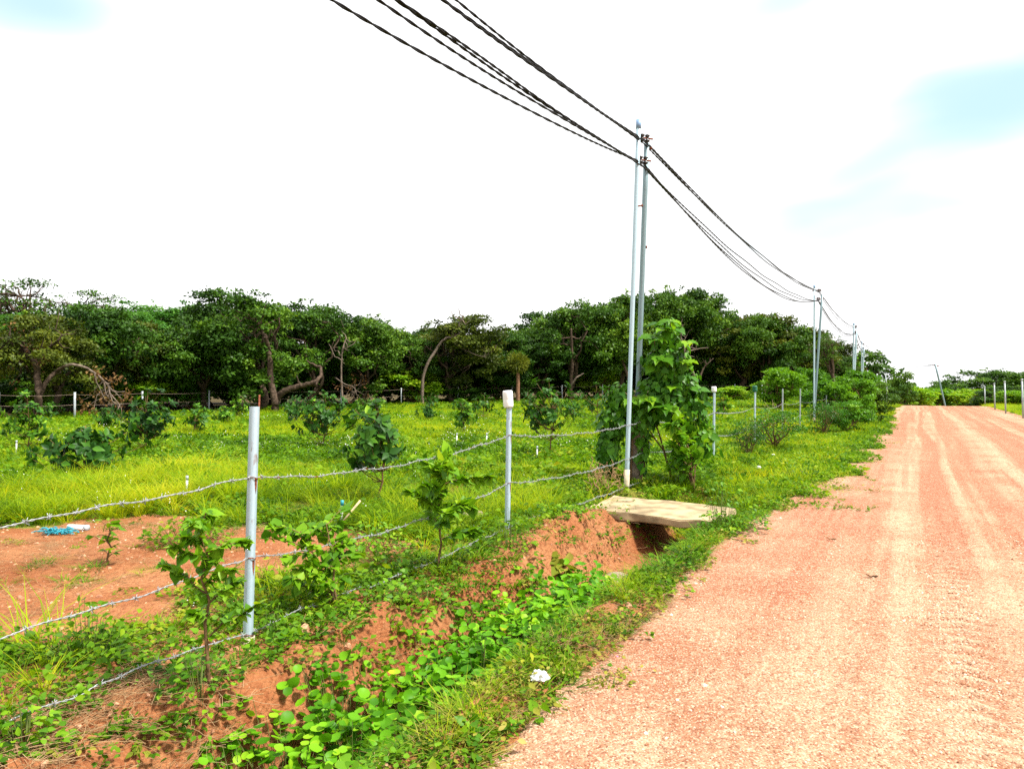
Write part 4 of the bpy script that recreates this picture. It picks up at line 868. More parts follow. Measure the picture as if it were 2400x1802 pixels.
# the broad toothed leaves standing out of the tower
stems = []; Ls = []
R = np.random.default_rng(8)
for (px, py, L, n) in ((1535, 790, .26, 6), (1560, 770, .22, 5), (1545, 835, .34, 6), (1600, 850, .24, 5), (1575, 905, .2, 4), (1520, 930, .3, 6), (1555, 945, .38, 7), (1480, 935, .22, 4), (1610, 800, .2, 4), (1572, 752, .2, 4)):
    c = np.array(vl(px, py, -.3)); stems.append((np.array([c + (.05, .3, -.15), c]), np.array((.008, .006)))); a = R.uniform(0, 6.28)
    for q in range(n):
        an = a + q * 6.28 / n; d = np.array((math.cos(an), math.sin(an) * .8 - .2, R.uniform(-.75, .1))); Ls.append(frames([c], [d], [(0, -.45, 1.0)], L * R.uniform(.7, 1.1), .95))
plant('broad_leaf_shrub', vb, 'shrub with large toothed light green leaves poking from the vine tower', 'shrub', None, stems, np.concatenate(Ls), 'lobed', 'bright', 400, 'stem', 3)
q = gpt(1625, 1150); stems, Mx = shrub(331, 1.2, 1.3, 5, 6, 560, .12, .15, .4, -.2, .014, 1.0); plant('leafy_shrub', q, 'loose leafy shrub at the right foot of the vine tower', 'shrub', None, stems, Mx, 'ovate', 'bright', 220, 'stem', 4)
# bushes along the fence further on and where the road crests
BUSH = [('loose', 1810, 17.5, 958, 150, 'twiggy olive bush right of the green-capped post'), ('loose', 1755, 15.5, 990, 90, 'low dark bush at the foot of the green-capped post'), ('bushy1', 1830, 40, 862, 110, 'bright rounded tree-like bush before the forest, left of the second power pole'), ('bushy1', 1885, 42, 862, 80, 'bright bush directly behind the second power pole'),
        ('bushy1', 1720, 50, 905, 90, 'rounded green bush before the forest beyond the white-capped post'), ('loose', 1935, 23, 940, 90, 'small dark bush right of the second power pole foot'), ('bushy1', 1945, 34, 890, 110, 'leafy bush filling the fence right of the second power pole'),
        ('bushy1', 1995, 27, 885, 110, 'dense roadside bush hiding the feet of the third poles'), ('bushy0', 2040, 29, 900, 110, 'dense dark bush at the road edge, nearest the crest'), ('bushy2', 1980, 24, 940, 110, 'low dense green bush at the road edge before the third poles'), ('bushy1', 2005, 40, 868, 90, 'tall leafy bush behind the third poles'),
        ('bushy0', 2105, 72, 876, 75, 'upright bush left of the road crest beside the short thin pole'), ('bushy0', 2070, 64, 900, 80, 'bush at the left corner of the road crest'), ('bushy1', 2130, 78, 905, 120, 'sunlit low bush behind the road crest left of the leaning pole'), ('bushy1', 2165, 82, 908, 110, 'dark low bush behind the crest just left of the leaning pole'), ('bushy0', 2195, 90, 893, 70, 'small tree behind the foot of the leaning pole'),
        ('bushy1', 2235, 84, 915, 110, 'low yellowish bush right of the leaning pole'), ('bushy0', 2240, 92, 898, 110, 'dark bush right of the leaning pole'), ('bushy1', 2280, 80, 912, 120, 'bright low bush below the big right tree'), ('bushy0', 2330, 66, 907, 110, 'round dark bush by the right fence posts'), ('bushy1', 2385, 56, 915, 90, 'leafy bush at the right edge behind the last post'), ('bushy0', 2415, 60, 905, 100, 'dark bush cut by the right edge')]
for k, (key, px, d, top, wpx, lab) in enumerate(BUSH):
    p = gat(px, d); h = EYE + (HOR - top) / F_PX * d - p.z; put_tree(key, 'bush', p, h, wpx / F_PX * d * 1.15, lab, 'bush', None, k * 1.7)
p = gat(2325, 96); put_tree('cashew4', 'spreading_tree', p, EYE + (HOR - 866) / F_PX * 96 - p.z, 190 / F_PX * 96, 'broad dark domed tree beyond the road on the right', 'tree', None, 1)
p = gat(2400, 98); put_tree('cashew2', 'spreading_tree', p, EYE + (HOR - 870) / F_PX * 98 - p.z, 190 / F_PX * 98, 'broad dark tree cut off by the right edge of the photo', 'tree', None, 2)
p = gat(1940, 52); put_tree('airy', 'airy_tree', p, EYE + (HOR - 780) / F_PX * 52 - p.z, 100 / F_PX * 52, 'thin tree with sparse leafy twigs behind the second power pole', 'tree', None, 3)
# dead pale branch on the fence
p = gpt(1812, 968); o = empty('dead_branch', p); tag(o, 'pale dead branch caught in the fence beyond the green-capped post', 'branch'); R = np.random.default_rng(12)
for q in range(7):
    b = MB(); e = np.array((R.uniform(-.45, .35), R.uniform(-.2, .2), R.uniform(.35, .75))); b.tube(curve((0, 0, -.05), e, rdir(R, 1)[0] * .06, R, 6, .03), np.linspace(.02, .006, 6), 5); b.build('twig', M['wood'], o)

# ------------------------------------------------------------------ small things lying about
def stick(name, label, cat, a, c, r, mat, extra=None):
    o = empty(name, a); tag(o, label, cat); b = MB(); b.tube(np.array([(0, 0, -.03), tuple(c - a)]), r, 8); b.build('shaft', mat, o, True)
    if extra: b = MB(); v = np.array(c - a); u = v / np.linalg.norm(v); b.tube(np.array([v - u * .045, v + u * .01]), r * 1.35, 8); b.build('tip', extra, o, True)
    return o
a = gpt(800, 1232); stick('marker_stake', 'white stake with a turquoise tip on bare earth between the near posts', 'stake', a, a + Vector((.01, 0, .26)), .013, M['white_plastic'], M['blue_plastic'])
a = gpt(785, 1238); stick('leaning_stick', 'bleached stick leaning across the turquoise-tipped stake', 'stick', a, a + Vector((.27, -.02, .29)), .011, M['wood'])
for px, py, lab in ((38, 1062, 'short white sprinkler peg in the grass at the left edge'), (1258, 1078, 'small white sprinkler peg left of the tall dark sapling'), (1070, 1040, 'small white sprinkler peg left of the bottle post'), (437, 1168, 'short white peg left of the nearest post, behind the top wire'), (1140, 1040, 'small pale peg between the far saplings right of centre')):
    a = gpt(px, py + 6); stick('sprinkler_peg', lab, 'peg', a, a + Vector((.01, 0, .32)), .014, M['white_plastic'], M['galv_far'])
a = gpt(165, 1243); o = empty('white_pipe', a); tag(o, 'short white plastic pipe lying at the edge of the grass', 'pipe'); b = MB(); b.tube(np.array([(-.02, 0, .035), (.17, -.02, .03)]), .03, 12); b.build('pipe', M['white_plastic'], o, True); b = MB(); b.tube(np.array([(.165, -.02, .03), (.2, -.025, .03)]), .034, 12); b.build('socket', M['galv_far'], o, True)
a = gpt(140, 1252); b = MB(); R = np.random.default_rng(3)
o = empty('blue_netting', a); tag(o, 'crumpled turquoise netting lying at the edge of the grass', 'netting')
for q in range(90):
    p0 = np.array((R.uniform(-.15, .11), R.uniform(-.05, .05), R.uniform(.0, .05))); b.tube(curve(p0, p0 + rdir(R, 1)[0] * (.12, .06, .02), (0, 0, .015), R, 4, .05), .004, 4, False)
tag(b.build('threads', M['blue_plastic'], o), kind='stuff')
def crumple(name, label, cat, p, sc3, mat, seed, amp=.35):
    bm = bmesh.new(); bmesh.ops.create_icosphere(bm, subdivisions=4, radius=1)
    for v in bm.verts:
        q = v.co * 1.6 + Vector((seed, 0, 0)); v.co *= 1 + amp * mnoise.noise(q) + amp * .6 * abs(mnoise.noise(q * 2.7)) ; v.co.z = max(v.co.z, -.35)
    me = bpy.data.meshes.new(name); bm.to_mesh(me); bm.free(); me.materials.append(mat); o = obj(name, me); o.location = p; o.scale = sc3; return tag(o, label, cat)
crumple('plastic_bag', 'crumpled white plastic bag on the weedy verge near the road', 'bag', gpt(1265, 1612) + Vector((0, 0, .05)), (.036, .03, .032), M['white_plastic'], 2.0, .5)
crumple('plastic_scrap', 'small pink scrap on the road edge', 'litter', gpt(1447, 1546) + Vector((0, 0, .012)), (.012, .012, .01), M['pink'], 4.0)
crumple('paper_scrap', 'white litter scrap in the weeds right of the vine tower, uppermost', 'litter', gpt(1812, 1078) + Vector((0, 0, .1)), (.05, .03, .025), M['white_plastic'], 6.0)
crumple('paper_scrap', 'white litter scrap in the weeds below the other one, right of the vine', 'litter', gpt(1778, 1108) + Vector((0, 0, .1)), (.035, .03, .025), M['white_plastic'], 7.0)
crumple('paper_scrap', 'thin white scrap among leaves in the ditch before the slab', 'litter', gpt(1325, 1465) + Vector((0, 0, .09)), (.012, .012, .04), M['white_plastic'], 8.0)
for px, py, lab in ((1945, 1268, 'curled dark dead leaf lying on the road before the slab'), (2040, 1356, 'small dark dead leaf lying on the road, right of the curled one')):
    a = gpt(px, py); b = MB(); b.leaves(*LS['ovate'], frames([a, a + Vector((.01, 0, .005))], [(1, .2, .35), (-.8, .1, .55)], [(0, -.3, 1), (0, -.3, 1)], [.075, .06], .8), np.array((.1, .3))); o = b.build('dead_leaf', M['dead']); tag(o, lab, 'leaf')

# ------------------------------------------------------------------ ground cover (uncountable): scattered with geometry nodes
def scatter(name, label, pts, rot, scl, idx, protos):
    hid = bpy.data.collections.new(name + '_kinds')
    for k, me in enumerate(protos): hid.objects.link(bpy.data.objects.new('%s_kind_%02d' % (name, k), me))
    me = bpy.data.meshes.new(name); me.vertices.add(len(pts)); me.vertices.foreach_set('co', np.asarray(pts, np.float32).ravel())
    for nm, ty, v, fld in (('rot', 'FLOAT_VECTOR', rot, 'vector'), ('scl', 'FLOAT', scl, 'value'), ('idx', 'INT', idx, 'value')):
        a = me.attributes.new(nm, ty, 'POINT'); a.data.foreach_set(fld, np.asarray(v, np.int32 if ty == 'INT' else np.float32).ravel())
    o = obj(name, me); tag(o, label, None, None, 'stuff')
    g = bpy.data.node_groups.new(name, 'GeometryNodeTree'); g.interface.new_socket('Geometry', in_out='INPUT', socket_type='NodeSocketGeometry'); g.interface.new_socket('Geometry', in_out='OUTPUT', socket_type='NodeSocketGeometry')
    N = g.nodes; gi = N.new('NodeGroupInput'); go = N.new('NodeGroupOutput'); ip = N.new('GeometryNodeInstanceOnPoints'); ci = N.new('GeometryNodeCollectionInfo')
    ci.inputs['Collection'].default_value = hid; ci.inputs['Separate Children'].default_value = True; ci.inputs['Reset Children'].default_value = True
    def na(n, ty): x = N.new('GeometryNodeInputNamedAttribute'); x.data_type = ty; x.inputs['Name'].default_value = n; return x.outputs['Attribute']
    g.links.new(gi.outputs[0], ip.inputs['Points']); g.links.new(ci.outputs[0], ip.inputs['Instance']); ip.inputs['Pick Instance'].default_value = True
    g.links.new(na('idx', 'INT'), ip.inputs['Instance Index']); g.links.new(na('rot', 'FLOAT_VECTOR'), ip.inputs['Rotation']); g.links.new(na('scl', 'FLOAT'), ip.inputs['Scale'])
    g.links.new(ip.outputs[0], go.inputs[0]); m = o.modifiers.new('scatter', 'NODES'); m.node_group = g
    return o
def tuft(seed, n, r, ln, wd, mat, bend=.6, lean=.35):
    R = np.random.default_rng(seed); b = MB()
    a = R.uniform(0, 6.28, n); q = r * R.random(n) ** .5; base = np.c_[q * np.cos(a), q * np.sin(a), np.zeros(n) - .02]
    az = a + R.normal(size=n) * .8; L = ln * R.uniform(.5, 1.15, n); le = R.uniform(.05, lean * 2, n); dirn = np.c_[np.cos(az), np.sin(az)]
    side = np.c_[-np.sin(az), np.cos(az), np.zeros(n)]; prev = None; K = 4; rows = []
    for k in range(K):
        u = k / (K - 1); out = L * (le * u + bend * u * u * R.uniform(.5, 1.2, n)); up = L * (u - .35 * bend * u * u)
        c = base + np.c_[dirn * out[:, None], up]; w = wd * (1 - u ** 1.6) * .5 + .0004; rows.append((c - side * w, c + side * w))
    v = np.stack([x for r2 in rows for x in r2], 1); f = []
    for k in range(K - 1): f.append((2 * k, 2 * k + 1, 2 * k + 3, 2 * k + 2))
    f = np.array(f); F_ = (f[None] + (np.arange(n) * 2 * K)[:, None, None]).reshape(-1, 4); b.add(v.reshape(-1, 3), F_, np.repeat(np.clip(R.normal(.5, .25, n), 0, 1), len(f)))
    return b.mesh('tuft', M[mat])
def clump(seed, n, r, h, leaf, kind, mat, flat=.5, wid=1.0):
    R = np.random.default_rng(seed); b = MB(); a = R.uniform(0, 6.28, n); q = R.random(n) ** .5
    P = np.c_[r * q * np.cos(a), r * q * np.sin(a), h * (1 - q ** 2 * .8) * R.uniform(.25, 1, n)]
    D = np.c_[np.cos(a) + R.normal(size=n) * .6, np.sin(a) + R.normal(size=n) * .6, R.normal(size=n) * .3 - .05]; Nn = np.c_[np.cos(a) * .4, np.sin(a) * .4, np.ones(n)] + R.normal(size=(n, 3)) * flat
    b.leaves(*LS[kind], frames(P, D, Nn, leaf * R.uniform(.6, 1.3, n), wid), np.clip(R.normal(.5, .25, n), 0, 1)); return b.mesh('clump', M[mat])
def runner(seed, n, L, leaf, kind, mat):
    R = np.random.default_rng(seed); b = MB(); u = R.random(n); P = np.c_[(u - .5) * L, .05 * np.sin(u * 7 + seed) + R.normal(size=n) * .025, R.uniform(.01, .07, n)]
    b.leaves(*LS[kind], frames(P, np.c_[R.normal(size=n), R.normal(size=n), R.normal(size=n) * .3], np.c_[R.normal(size=(n, 2)) * .45, np.ones(n)], leaf * R.uniform(.6, 1.25, n)), np.clip(R.normal(.5, .25, n), 0, 1)); return b.mesh('runner', M[mat])
def sprig(seed, n, h, size):
    R = np.random.default_rng(seed); b = MB(); P = np.c_[R.normal(size=(n, 2)) * .12, h * R.uniform(.6, 1.1, n)]
    b.leaves(*LS['petal'], frames(P, rdir(R, n) * (1, 1, .3), np.c_[R.normal(size=(n, 2)) * .5 + (0, -.4), np.ones(n)], size), R.random(n)); return b.mesh('flower_sprig', M['petal'])
def strawbits(seed, n, L):
    R = np.random.default_rng(seed); b = MB()
    for _ in range(n):
        p = np.r_[R.normal(size=2) * .09, R.uniform(.004, .03)]; a = R.uniform(0, 6.28); e = p + np.array((math.cos(a), math.sin(a), R.uniform(-.1, .25))) * L * R.uniform(.4, 1.2); b.tube(curve(p, e, rdir(R, 1)[0] * .01, R, 4, .03), .0013, 3, False)
    return b.mesh('straw', M['straw'])
def pts_in(R, n, smin, smax, tmin, tmax, dmin=0, dmax=999):
    s = R.uniform(smin, smax, n); t = R.uniform(tmin, tmax, n); x, y = xy(s, t); k = (y > max(1.0, dmin)) & (y < dmax) & (np.abs(x) < .86 * y + 1.2); return x[k], y[k], s[k], t[k]
def place(R, x, y, sink=.0): return np.c_[x, y, height(x, y) - sink]
def rots(R, n, tilt=.12): return np.c_[R.normal(size=n) * tilt, R.normal(size=n) * tilt, R.uniform(0, 6.28, n)]
R = np.random.default_rng(77)
def grow(name, label, protos, parts, smin=.6, smax=1.25, tilt=.12, sink=.01):
    x = np.concatenate([q[0] for q in parts]); y = np.concatenate([q[1] for q in parts]); sc0 = np.concatenate([np.full(len(q[0]), q[2]) for q in parts]); ix = np.concatenate([R.choice(q[3], len(q[0])) for q in parts]); n = len(x)
    return scatter(name, label, place(R, x, y, sink), rots(R, n, tilt), sc0 * R.uniform(smin, smax, n), ix, protos)
CLEAR = [(gpt(1468, 1152), .24), (gpt(1490, 1150), .2), (POSTS[4], .12)]
def sel(x, y, prob):
    k = R.random(len(x)) < prob
    for q, r in CLEAR: k &= ((x - q.x) / r) ** 2 + ((y - q.y + .1) / (r * 2)) ** 2 > 1
    return x[k], y[k]
def patch(x, y, seed, sc_=.6): return fbm(x * sc_, y * sc_, seed, 3)
offroad = lambda s, t: (t < edge_l(s) + .02) | (t > edge_r(s))
clear_slab = lambda s, t: ~((s > 8.15) & (s < 9.6) & (t > -3.65) & (t < -2.0))
# grass
tufts = [tuft(1, 34, .05, .30, .007, 'grass'), tuft(2, 40, .07, .22, .006, 'grass'), tuft(3, 30, .05, .42, .009, 'grass', .8), tuft(4, 60, .22, .34, .014, 'grass'), tuft(5, 70, .3, .42, .016, 'grass', .7), tuft(6, 70, .3, .28, .015, 'grass', .5)]
parts = []
x, y, s, t = pts_in(R, 16000, -1, 12, -14, -3.3, 0, 10); c = cover(x, y); g = patch(x, y, 51); x1, y1 = sel(x, y, np.clip((c - .3) * 1.3, 0, 1) * (.2 + .8 * sstep(.4, .6, g)) * sstep(-3.3, -4.5, t) * .75); parts.append((x1, y1, .85, [0, 1, 2]))
x, y, s, t = pts_in(R, 2500, 0, 12, -3.6, -1.5, 0, 10); c = cover(x, y); g = patch(x, y, 52, 1.3); ok = offroad(s, t) & clear_slab(s, t) & ~((t > -2.85) & (t < -2.05) & (s < 6.4)); x1, y1 = sel(x, y, np.clip(c, 0, 1) * sstep(.48, .62, g) * ok * .6); parts.append((x1, y1, .55, [0, 1]))
x, y, s, t = pts_in(R, 26000, 2, 34, -26, -3.4, 9.5, 22); c = cover(x, y); x1, y1 = sel(x, y, c * .7 * (.2 + .8 * sstep(.42, .6, patch(x, y, 53, .4)))); parts.append((x1, y1, .55, [3, 4, 5]))
x, y, s, t = pts_in(R, 36000, 8, 72, -37, -3.5, 21, 66); x1, y1 = sel(x, y, .9 * np.ones(len(x)) * sstep(-35, -33, t)); parts.append((x1, y1, .85, [3, 5, 5]))
x, y, s, t = pts_in(R, 5000, 9.5, 70, -3.8, -1.1, 9, 70); x1, y1 = sel(x, y, offroad(s, t) * .7 * sstep(.0, .25, edge_l(s) - t + .05)); parts.append((x1, y1, .6, [3, 5]))
x, y, s, t = pts_in(R, 9000, 18, 75, 4.4, 14, 18, 80); x1, y1 = sel(x, y, offroad(s, t) * .9); parts.append((x1, y1, .75, [3, 4, 5]))
grow('grass', 'yellow-green grass covering the field', tufts, parts)
# tall grass bank behind the bare patch
x, y, s, t = pts_in(R, 5200, 2, 9, -13, -6.5, 0, 13); g = patch(x, y, 54, .8); x1, y1 = sel(x, y, sstep(-8.0, -8.8, t - .35 * (s - 4)) * sstep(-12, -10.3, t) * .9 * (cover(x, y) > .5) * (.15 + .85 * sstep(.42, .58, fbm(x * 2.2, y * 2.2, 71, 2)))); 
grow('tall_grass', 'taller rank grass behind the bare earth patch', tufts, [(x1, y1, 1.0, [2, 0])])
# broad-leaved weeds
wk = [clump(11, 40, .11, .10, .038, 'ovate', 'weed', .6), clump(12, 52, .14, .14, .04, 'ovate', 'weed', .6), clump(13, 36, .12, .07, .036, 'heart', 'weed', .6), clump(14, 110, .30, .26, .09, 'far', 'weed', .6), clump(15, 120, .36, .20, .085, 'far', 'weed', .6), clump(16, 46, .16, .2, .06, 'ovate', 'weed', .6),
      clump(17, 40, .13, .06, .04, 'ovate', 'dry_weed'), tuft(18, 36, .06, .13, .008, 'dry_weed', 1.1, .6), tuft(19, 40, .08, .15, .012, 'weed', 1.0, .6), clump(20, 80, .16, .16, .05, 'far', 'weed', .6)]
parts = []
x, y, s, t = pts_in(R, 17000, -1, 13, -14, -3.2, 0, 10.5); c = cover(x, y); g = patch(x, y, 55, .9); x1, y1 = sel(x, y, np.clip((c - .25) * 1.4, 0, 1) * (.3 + .7 * sstep(.42, .58, g)) * .7); parts.append((x1, y1, .95, [0, 1, 2, 5, 8, 9]))
x, y, s, t = pts_in(R, 5200, 0, 9.8, -4.4, -1.5, 0, 11); c = cover(x, y); g = patch(x, y, 56, 1.6); ok = offroad(s, t) & clear_slab(s, t) & ~((t > -2.85) & (t < -2.05) & (s < 6.4)) & ~((t > -2.1) & (R.random(len(t)) < .55)); x1, y1 = sel(x, y, np.clip(c, .05, 1) * (.16 + .84 * sstep(.42, .55, g)) * ok * .85); parts.append((x1, y1, .8, [0, 2, 8, 1, 6, 7, 0, 9]))
x, y, s, t = pts_in(R, 2600, 0, 9.8, -2.15, -1.4, 0, 11); ok = offroad(s, t) & clear_slab(s, t); x1, y1 = sel(x, y, ok * (.1 + .5 * sstep(.4, .6, patch(x, y, 57, 1.2)) + .4 * sstep(4.6, 5.6, s))); k = R.random(len(x1)) < .55 - .5 * sstep(4.2, 5.6, st(x1, y1)[0]); parts.append((x1[k], y1[k], .7, [6, 7])); parts.append((x1[~k], y1[~k], .75, [0, 2, 8]))
x, y, s, t = pts_in(R, 16000, 2, 34, -26, -3.4, 10, 24); c = cover(x, y); x1, y1 = sel(x, y, c * .9 * (.25 + .75 * sstep(.42, .58, patch(x, y, 58, .5)))); parts.append((x1, y1, .85, [3, 4, 9, 4])); x1, y1 = sel(x, y, c * .03 * sstep(.5, .6, patch(x, y, 68, .35))); parts.append((x1, y1, 1.2, [3, 14 % 10]))
x, y, s, t = pts_in(R, 14000, 9.5, 40, -4.2, -.9, 8.5, 36); ok = (t < edge_l(s) + .25 * (vnoise(s * 2.2, s * 0, 91) > .6)); x1, y1 = sel(x, y, ok * (.35 + .65 * sstep(.35, .5, patch(x, y, 59, .8))) * cover(x, y)); parts.append((x1, y1, .72, [1, 5, 9, 14 % 10, 8, 9]))
x, y, s, t = pts_in(R, 9000, 12, 70, -36, -3.6, 24, 66); x1, y1 = sel(x, y, .9 * (.25 + .75 * sstep(.46, .6, patch(x, y, 60, .3)))); parts.append((x1, y1, 1.2, [3, 4]))
x, y, s, t = pts_in(R, 2600, -1, 9, -9.5, -2.7, 0, 9.5); c = cover(x, y); x1, y1 = sel(x, y, (c < .6) * clear_slab(s, t) * (.08 + .5 * sstep(.5, .66, patch(x, y, 66, 1.5))) * .8); parts.append((x1, y1, .62, [6, 7, 7, 0, 8]))
grow('weeds', 'low broad-leaved weeds along the fence, ditch and verge', wk, parts)
# creepers running over the banks and out on the road
rk = [runner(31, 26, .5, .046, 'heart', 'weed'), runner(32, 22, .42, .05, 'heart', 'bright'), runner(33, 30, .6, .042, 'ovate', 'weed'), runner(34, 24, .5, .05, 'ovate', 'dry_weed')]
parts = []
x, y, s, t = pts_in(R, 1500, 0, 9.8, -3.7, -1.5, 0, 11); ok = offroad(s, t) & clear_slab(s, t) & ~((t > -2.9) & (s > 6.3)); x1, y1 = sel(x, y, ok * sstep(.42, .6, patch(x, y, 61, 1.1)) * .7); parts.append((x1, y1, .85, [0, 1, 2]))
x, y, s, t = pts_in(R, 900, 9.6, 24, -2.4, -.5, 8, 26); ok = t < edge_l(s) + .55 * sstep(.55, .8, vnoise(s * 1.6, s * 0, 92)) - .05; x1, y1 = sel(x, y, ok * .8); parts.append((x1, y1, .8, [0, 2, 3]))
x, y, s, t = pts_in(R, 500, 0, 10, -1.75, -1.1, 0, 11); ok = t < edge_l(s) + .2 * sstep(.55, .8, vnoise(s * 1.9, s * 0, 93)); x1, y1 = sel(x, y, ok * .5); parts.append((x1, y1, .7, [3, 0, 3]))
parts.append((np.array([gpt(1445, 1592).x, gpt(1420, 1600).x, gpt(1475, 1585).x]), np.array([gpt(1445, 1592).y, gpt(1420, 1600).y, gpt(1475, 1585).y]), .42, [0, 3]))
for (px, py) in ((1900, 1135), (1960, 1150), (1850, 1120), (1890, 1185), (1950, 1195), (1840, 1190), (2080, 975), (2060, 1000), (2070, 985), (2095, 1010), (2075, 1040)):
    q = gpt(px, py); m = 5; parts.append((q.x + R.normal(size=m) * .22, q.y + R.normal(size=m) * .1, .75, [0, 2, 3]))
grow('creepers', 'creeping vines running over the ditch bank and road edge', rk, parts, tilt=.05, sink=-.005)
# dry straw on the bare earth
sk = [strawbits(41, 14, .12), strawbits(42, 18, .2), strawbits(43, 10, .3)]
x, y, s, t = pts_in(R, 2600, 0, 9.5, -9, -2.7, 0, 9); c = cover(x, y); x1, y1 = sel(x, y, (1.05 - c) * .6 * sstep(.4, .6, patch(x, y, 62, 1.4))); x2, y2, s, t = pts_in(R, 260, .5, 2.6, -3.6, -2.8, 0, 5)
x3, y3, s, t = pts_in(R, 500, 0, 7, -2.0, -1.45, 0, 9); x3, y3 = sel(x3, y3, offroad(s, t) * .6)
grow('dry_straw', 'dry stems and straw lying on the bare red earth', sk, [(x1, y1, .8, [0, 1]), (x2, y2, .9, [0, 1, 2]), (x3, y3, .6, [0, 1])], tilt=.05, sink=-.004)
# white wild flowers
fk = [sprig(51, 5, .26, .017), sprig(52, 4, .3, .016), sprig(53, 7, .36, .032)]
x, y, s, t = pts_in(R, 2600, 4, 20, -14, -3.4, 6, 17); x1, y1 = sel(x, y, sstep(.52, .66, patch(x, y, 63, .45)) * .5 * sstep(-10, 0, x + 4)); x2, y2, s, t = pts_in(R, 1500, 9, 36, -26, -4, 16, 32); x2, y2 = sel(x2, y2, sstep(.5, .64, patch(x2, y2, 64, .3)) * .55)
q = gpt(260, 1440); x3 = q.x + R.normal(size=3) * .3; y3 = q.y + R.normal(size=3) * .3
grow('wild_flowers', 'tiny white wild flowers dotted over the grass', fk, [(x1, y1, .9, [0, 1]), (x2, y2, .8, [2]), (x3, y3, .7, [0])])
# loose gravel on the road
gk = []
for k in range(4):
    bm = bmesh.new(); bmesh.ops.create_icosphere(bm, subdivisions=1, radius=1)
    for v in bm.verts: v.co *= 1 + .5 * mnoise.noise(v.co * 1.5 + Vector((k * 7, 0, 0))); v.co.z *= .6
    me = bpy.data.meshes.new('pebble'); bm.to_mesh(me); bm.free()
    me.materials.append(plain('pebble_%d' % k, [(.62, .45, .32), (.50, .27, .16), (.34, .16, .09), (.68, .56, .44)][k], .9, .15, 0, .25, 3)); gk.append(me)
parts = []
x, y, s, t = pts_in(R, 90000, .3, 9, -1.5, 4.6, 0, 10); x1, y1 = sel(x, y, ~offroad(s, t) * (.25 + .75 * sstep(.42, .62, patch(x, y, 65, 1.1))) * sstep(11, 3, y)); 
n = len(x1); pz = np.c_[x1, y1, height(x1, y1) + .008]
scatter('gravel', 'loose pale gravel scattered over the dirt road', pz, rots(R, n, .5), .0045 * np.exp(R.normal(size=n) * .42), R.integers(0, 4, n), gk)
x, y, s, t = pts_in(R, 9000, .3, 9, -9, -1.5, 0, 9); x1, y1 = sel(x, y, offroad(s, t) * (1.02 - cover(x, y)) * .7); n = len(x1)
scatter('soil_clods', 'crumbs and clods of red earth on bare soil', np.c_[x1, y1, height(x1, y1)], rots(R, n, .5), .0075 * np.exp(R.normal(size=n) * .65), R.integers(1, 3, n), gk)
# ------------------------------------------------------------------ the round-leaved plants in the ditch: plants with single leaves
R = np.random.default_rng(88); Ms = []; NP = 25
for k in range(NP):
    s = 2.2 + 4.3 * (k + R.uniform(-.3, .3)) / NP; p = gst(s, -2.5 + R.uniform(-.2, .2)); m = 110
    a = R.uniform(0, 6.28, m); q = R.random(m) ** .5; z = (.14 + .2 * (1 - q ** 2)) * R.uniform(.45, 1.05, m); rx = .30
    ox = rx * q * np.cos(a); oy = rx * q * np.sin(a); gz_ = height(p.x + ox, p.y + oy) - p.z
    P = np.c_[ox, oy, np.maximum(gz_, -.05) * .8 + z]; D = np.c_[np.cos(a) + R.normal(size=m) * .6, np.sin(a) + R.normal(size=m) * .6, R.normal(size=m) * .2]; Nn = np.c_[np.cos(a) * .3, np.sin(a) * .3 - .15, np.ones(m)] + R.normal(size=(m, 3)) * .5
    Mx = frames(P, D, Nn, .066 * R.uniform(.6, 1.2, m)); b0 = [(np.array([(0, 0, -.03), (.02, 0, .1)]), np.array((.005, .004)))]
    for i in range(0, m, 3): b0.append((np.array([(P[i, 0] * .35, P[i, 1] * .35, 0), P[i]]), np.array((.0018, .0014))))
    plant('round_leaf_plant', p, 'bright round-leaved plant in the ditch, %s counting from the bottom of the photo' % ORD[k], 'plant', 'round-leaved plants in the ditch', b0, Mx, 'round', 'round', 70 if k < 8 else 30, 'green_stem', k)

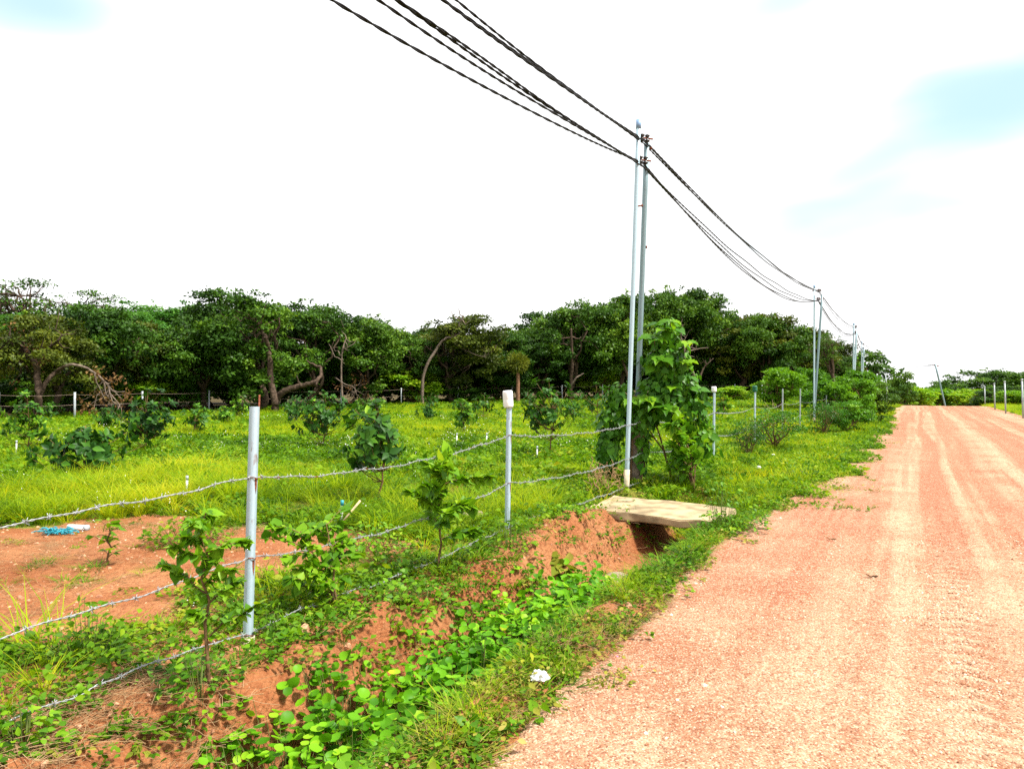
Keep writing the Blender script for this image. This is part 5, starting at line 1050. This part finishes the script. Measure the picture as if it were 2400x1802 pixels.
# ------------------------------------------------------------------ larger weed clumps one can tell apart
WC = [((205, 1545), 250, 130, 150, .06, 'large leafy weed clump with white flowers at the left, on the fence line'), ((470, 1640), 190, 95, 110, .055, 'dark leafy weed clump at the foot of the slender shrub'), ((640, 1490), 120, 70, 60, .05, 'small weed clump right of the foot of the nearest post'),
      ((60, 1770), 190, 120, 110, .06, 'leafy weed clump in the bottom left corner'), ((1195, 1285), 170, 90, 120, .07, 'leafy weed clump at the foot of the bottle post'), ((880, 1290), 190, 70, 120, .07, 'low weed clump between the drooping shrub and the brown-trunked shrub'), ((440, 1275), 200, 85, 120, .08, 'weed mound at the grass edge left of the nearest post'), ((1000, 1425), 260, 60, 150, .06, 'trailing heart-leaved weed hanging over the ditch bank'), ((1490, 1235), 130, 40, 60, .06, 'weed tuft hanging beside the slab opening'), ((1690, 1235), 230, 110, 190, .065, 'dark leafy weed clump at the right end of the slab'), ((1435, 1608), 120, 26, 40, .035, 'small sprawling weed alone on the road beside the verge'), ((1330, 1375), 70, 60, 16, .12, 'yellow-leaved seedling in the ditch before the stone')]
for k, ((px, py), wpx, hpx, n, leaf, lab) in enumerate(WC):
    p = gpt(px, py); w = wpx / F_PX * p.y; h = hpx / F_PX * p.y * 1.1; R = np.random.default_rng(500 + k); n = int(n * 2.2)
    a = R.uniform(0, 6.28, n); q = R.random(n) ** .5; ox = w * .5 * q * np.cos(a); oy = w * .35 * q * np.sin(a); gz_ = height(p.x + ox, p.y + oy) - p.z
    P = np.c_[ox, oy, gz_ + h * (1.02 - q ** 1.5 * .75) * R.uniform(.15, 1, n)]
    D = np.c_[np.cos(a) + R.normal(size=n) * .6, np.sin(a) + R.normal(size=n) * .6, R.normal(size=n) * .35 - .1]; Nn = np.c_[np.cos(a) * .5, np.sin(a) * .5 - .2, np.ones(n)] + R.normal(size=(n, 3)) * .4
    b0 = [(np.array([(0, 0, -.03), (.01, 0, h * .7)]), np.array((.005, .003)))] + [(np.array([(P[i, 0] * .5, P[i, 1] * .5, gz_[i]), P[i]]), np.array((.002, .0014))) for i in range(0, n, 4)]
    plant('weed_clump', p, lab, 'weed', 'leafy weed clumps by the fence and ditch', b0, frames(P, D, Nn, leaf * (.75 if k != 11 else 1) * R.uniform(.55, 1.25, n)), 'heart' if k in (7, 11) else 'ovate', 'dry_weed' if k in (10, 11) else 'bright' if k % 2 else 'weed', min(n, 150), 'green_stem', k)
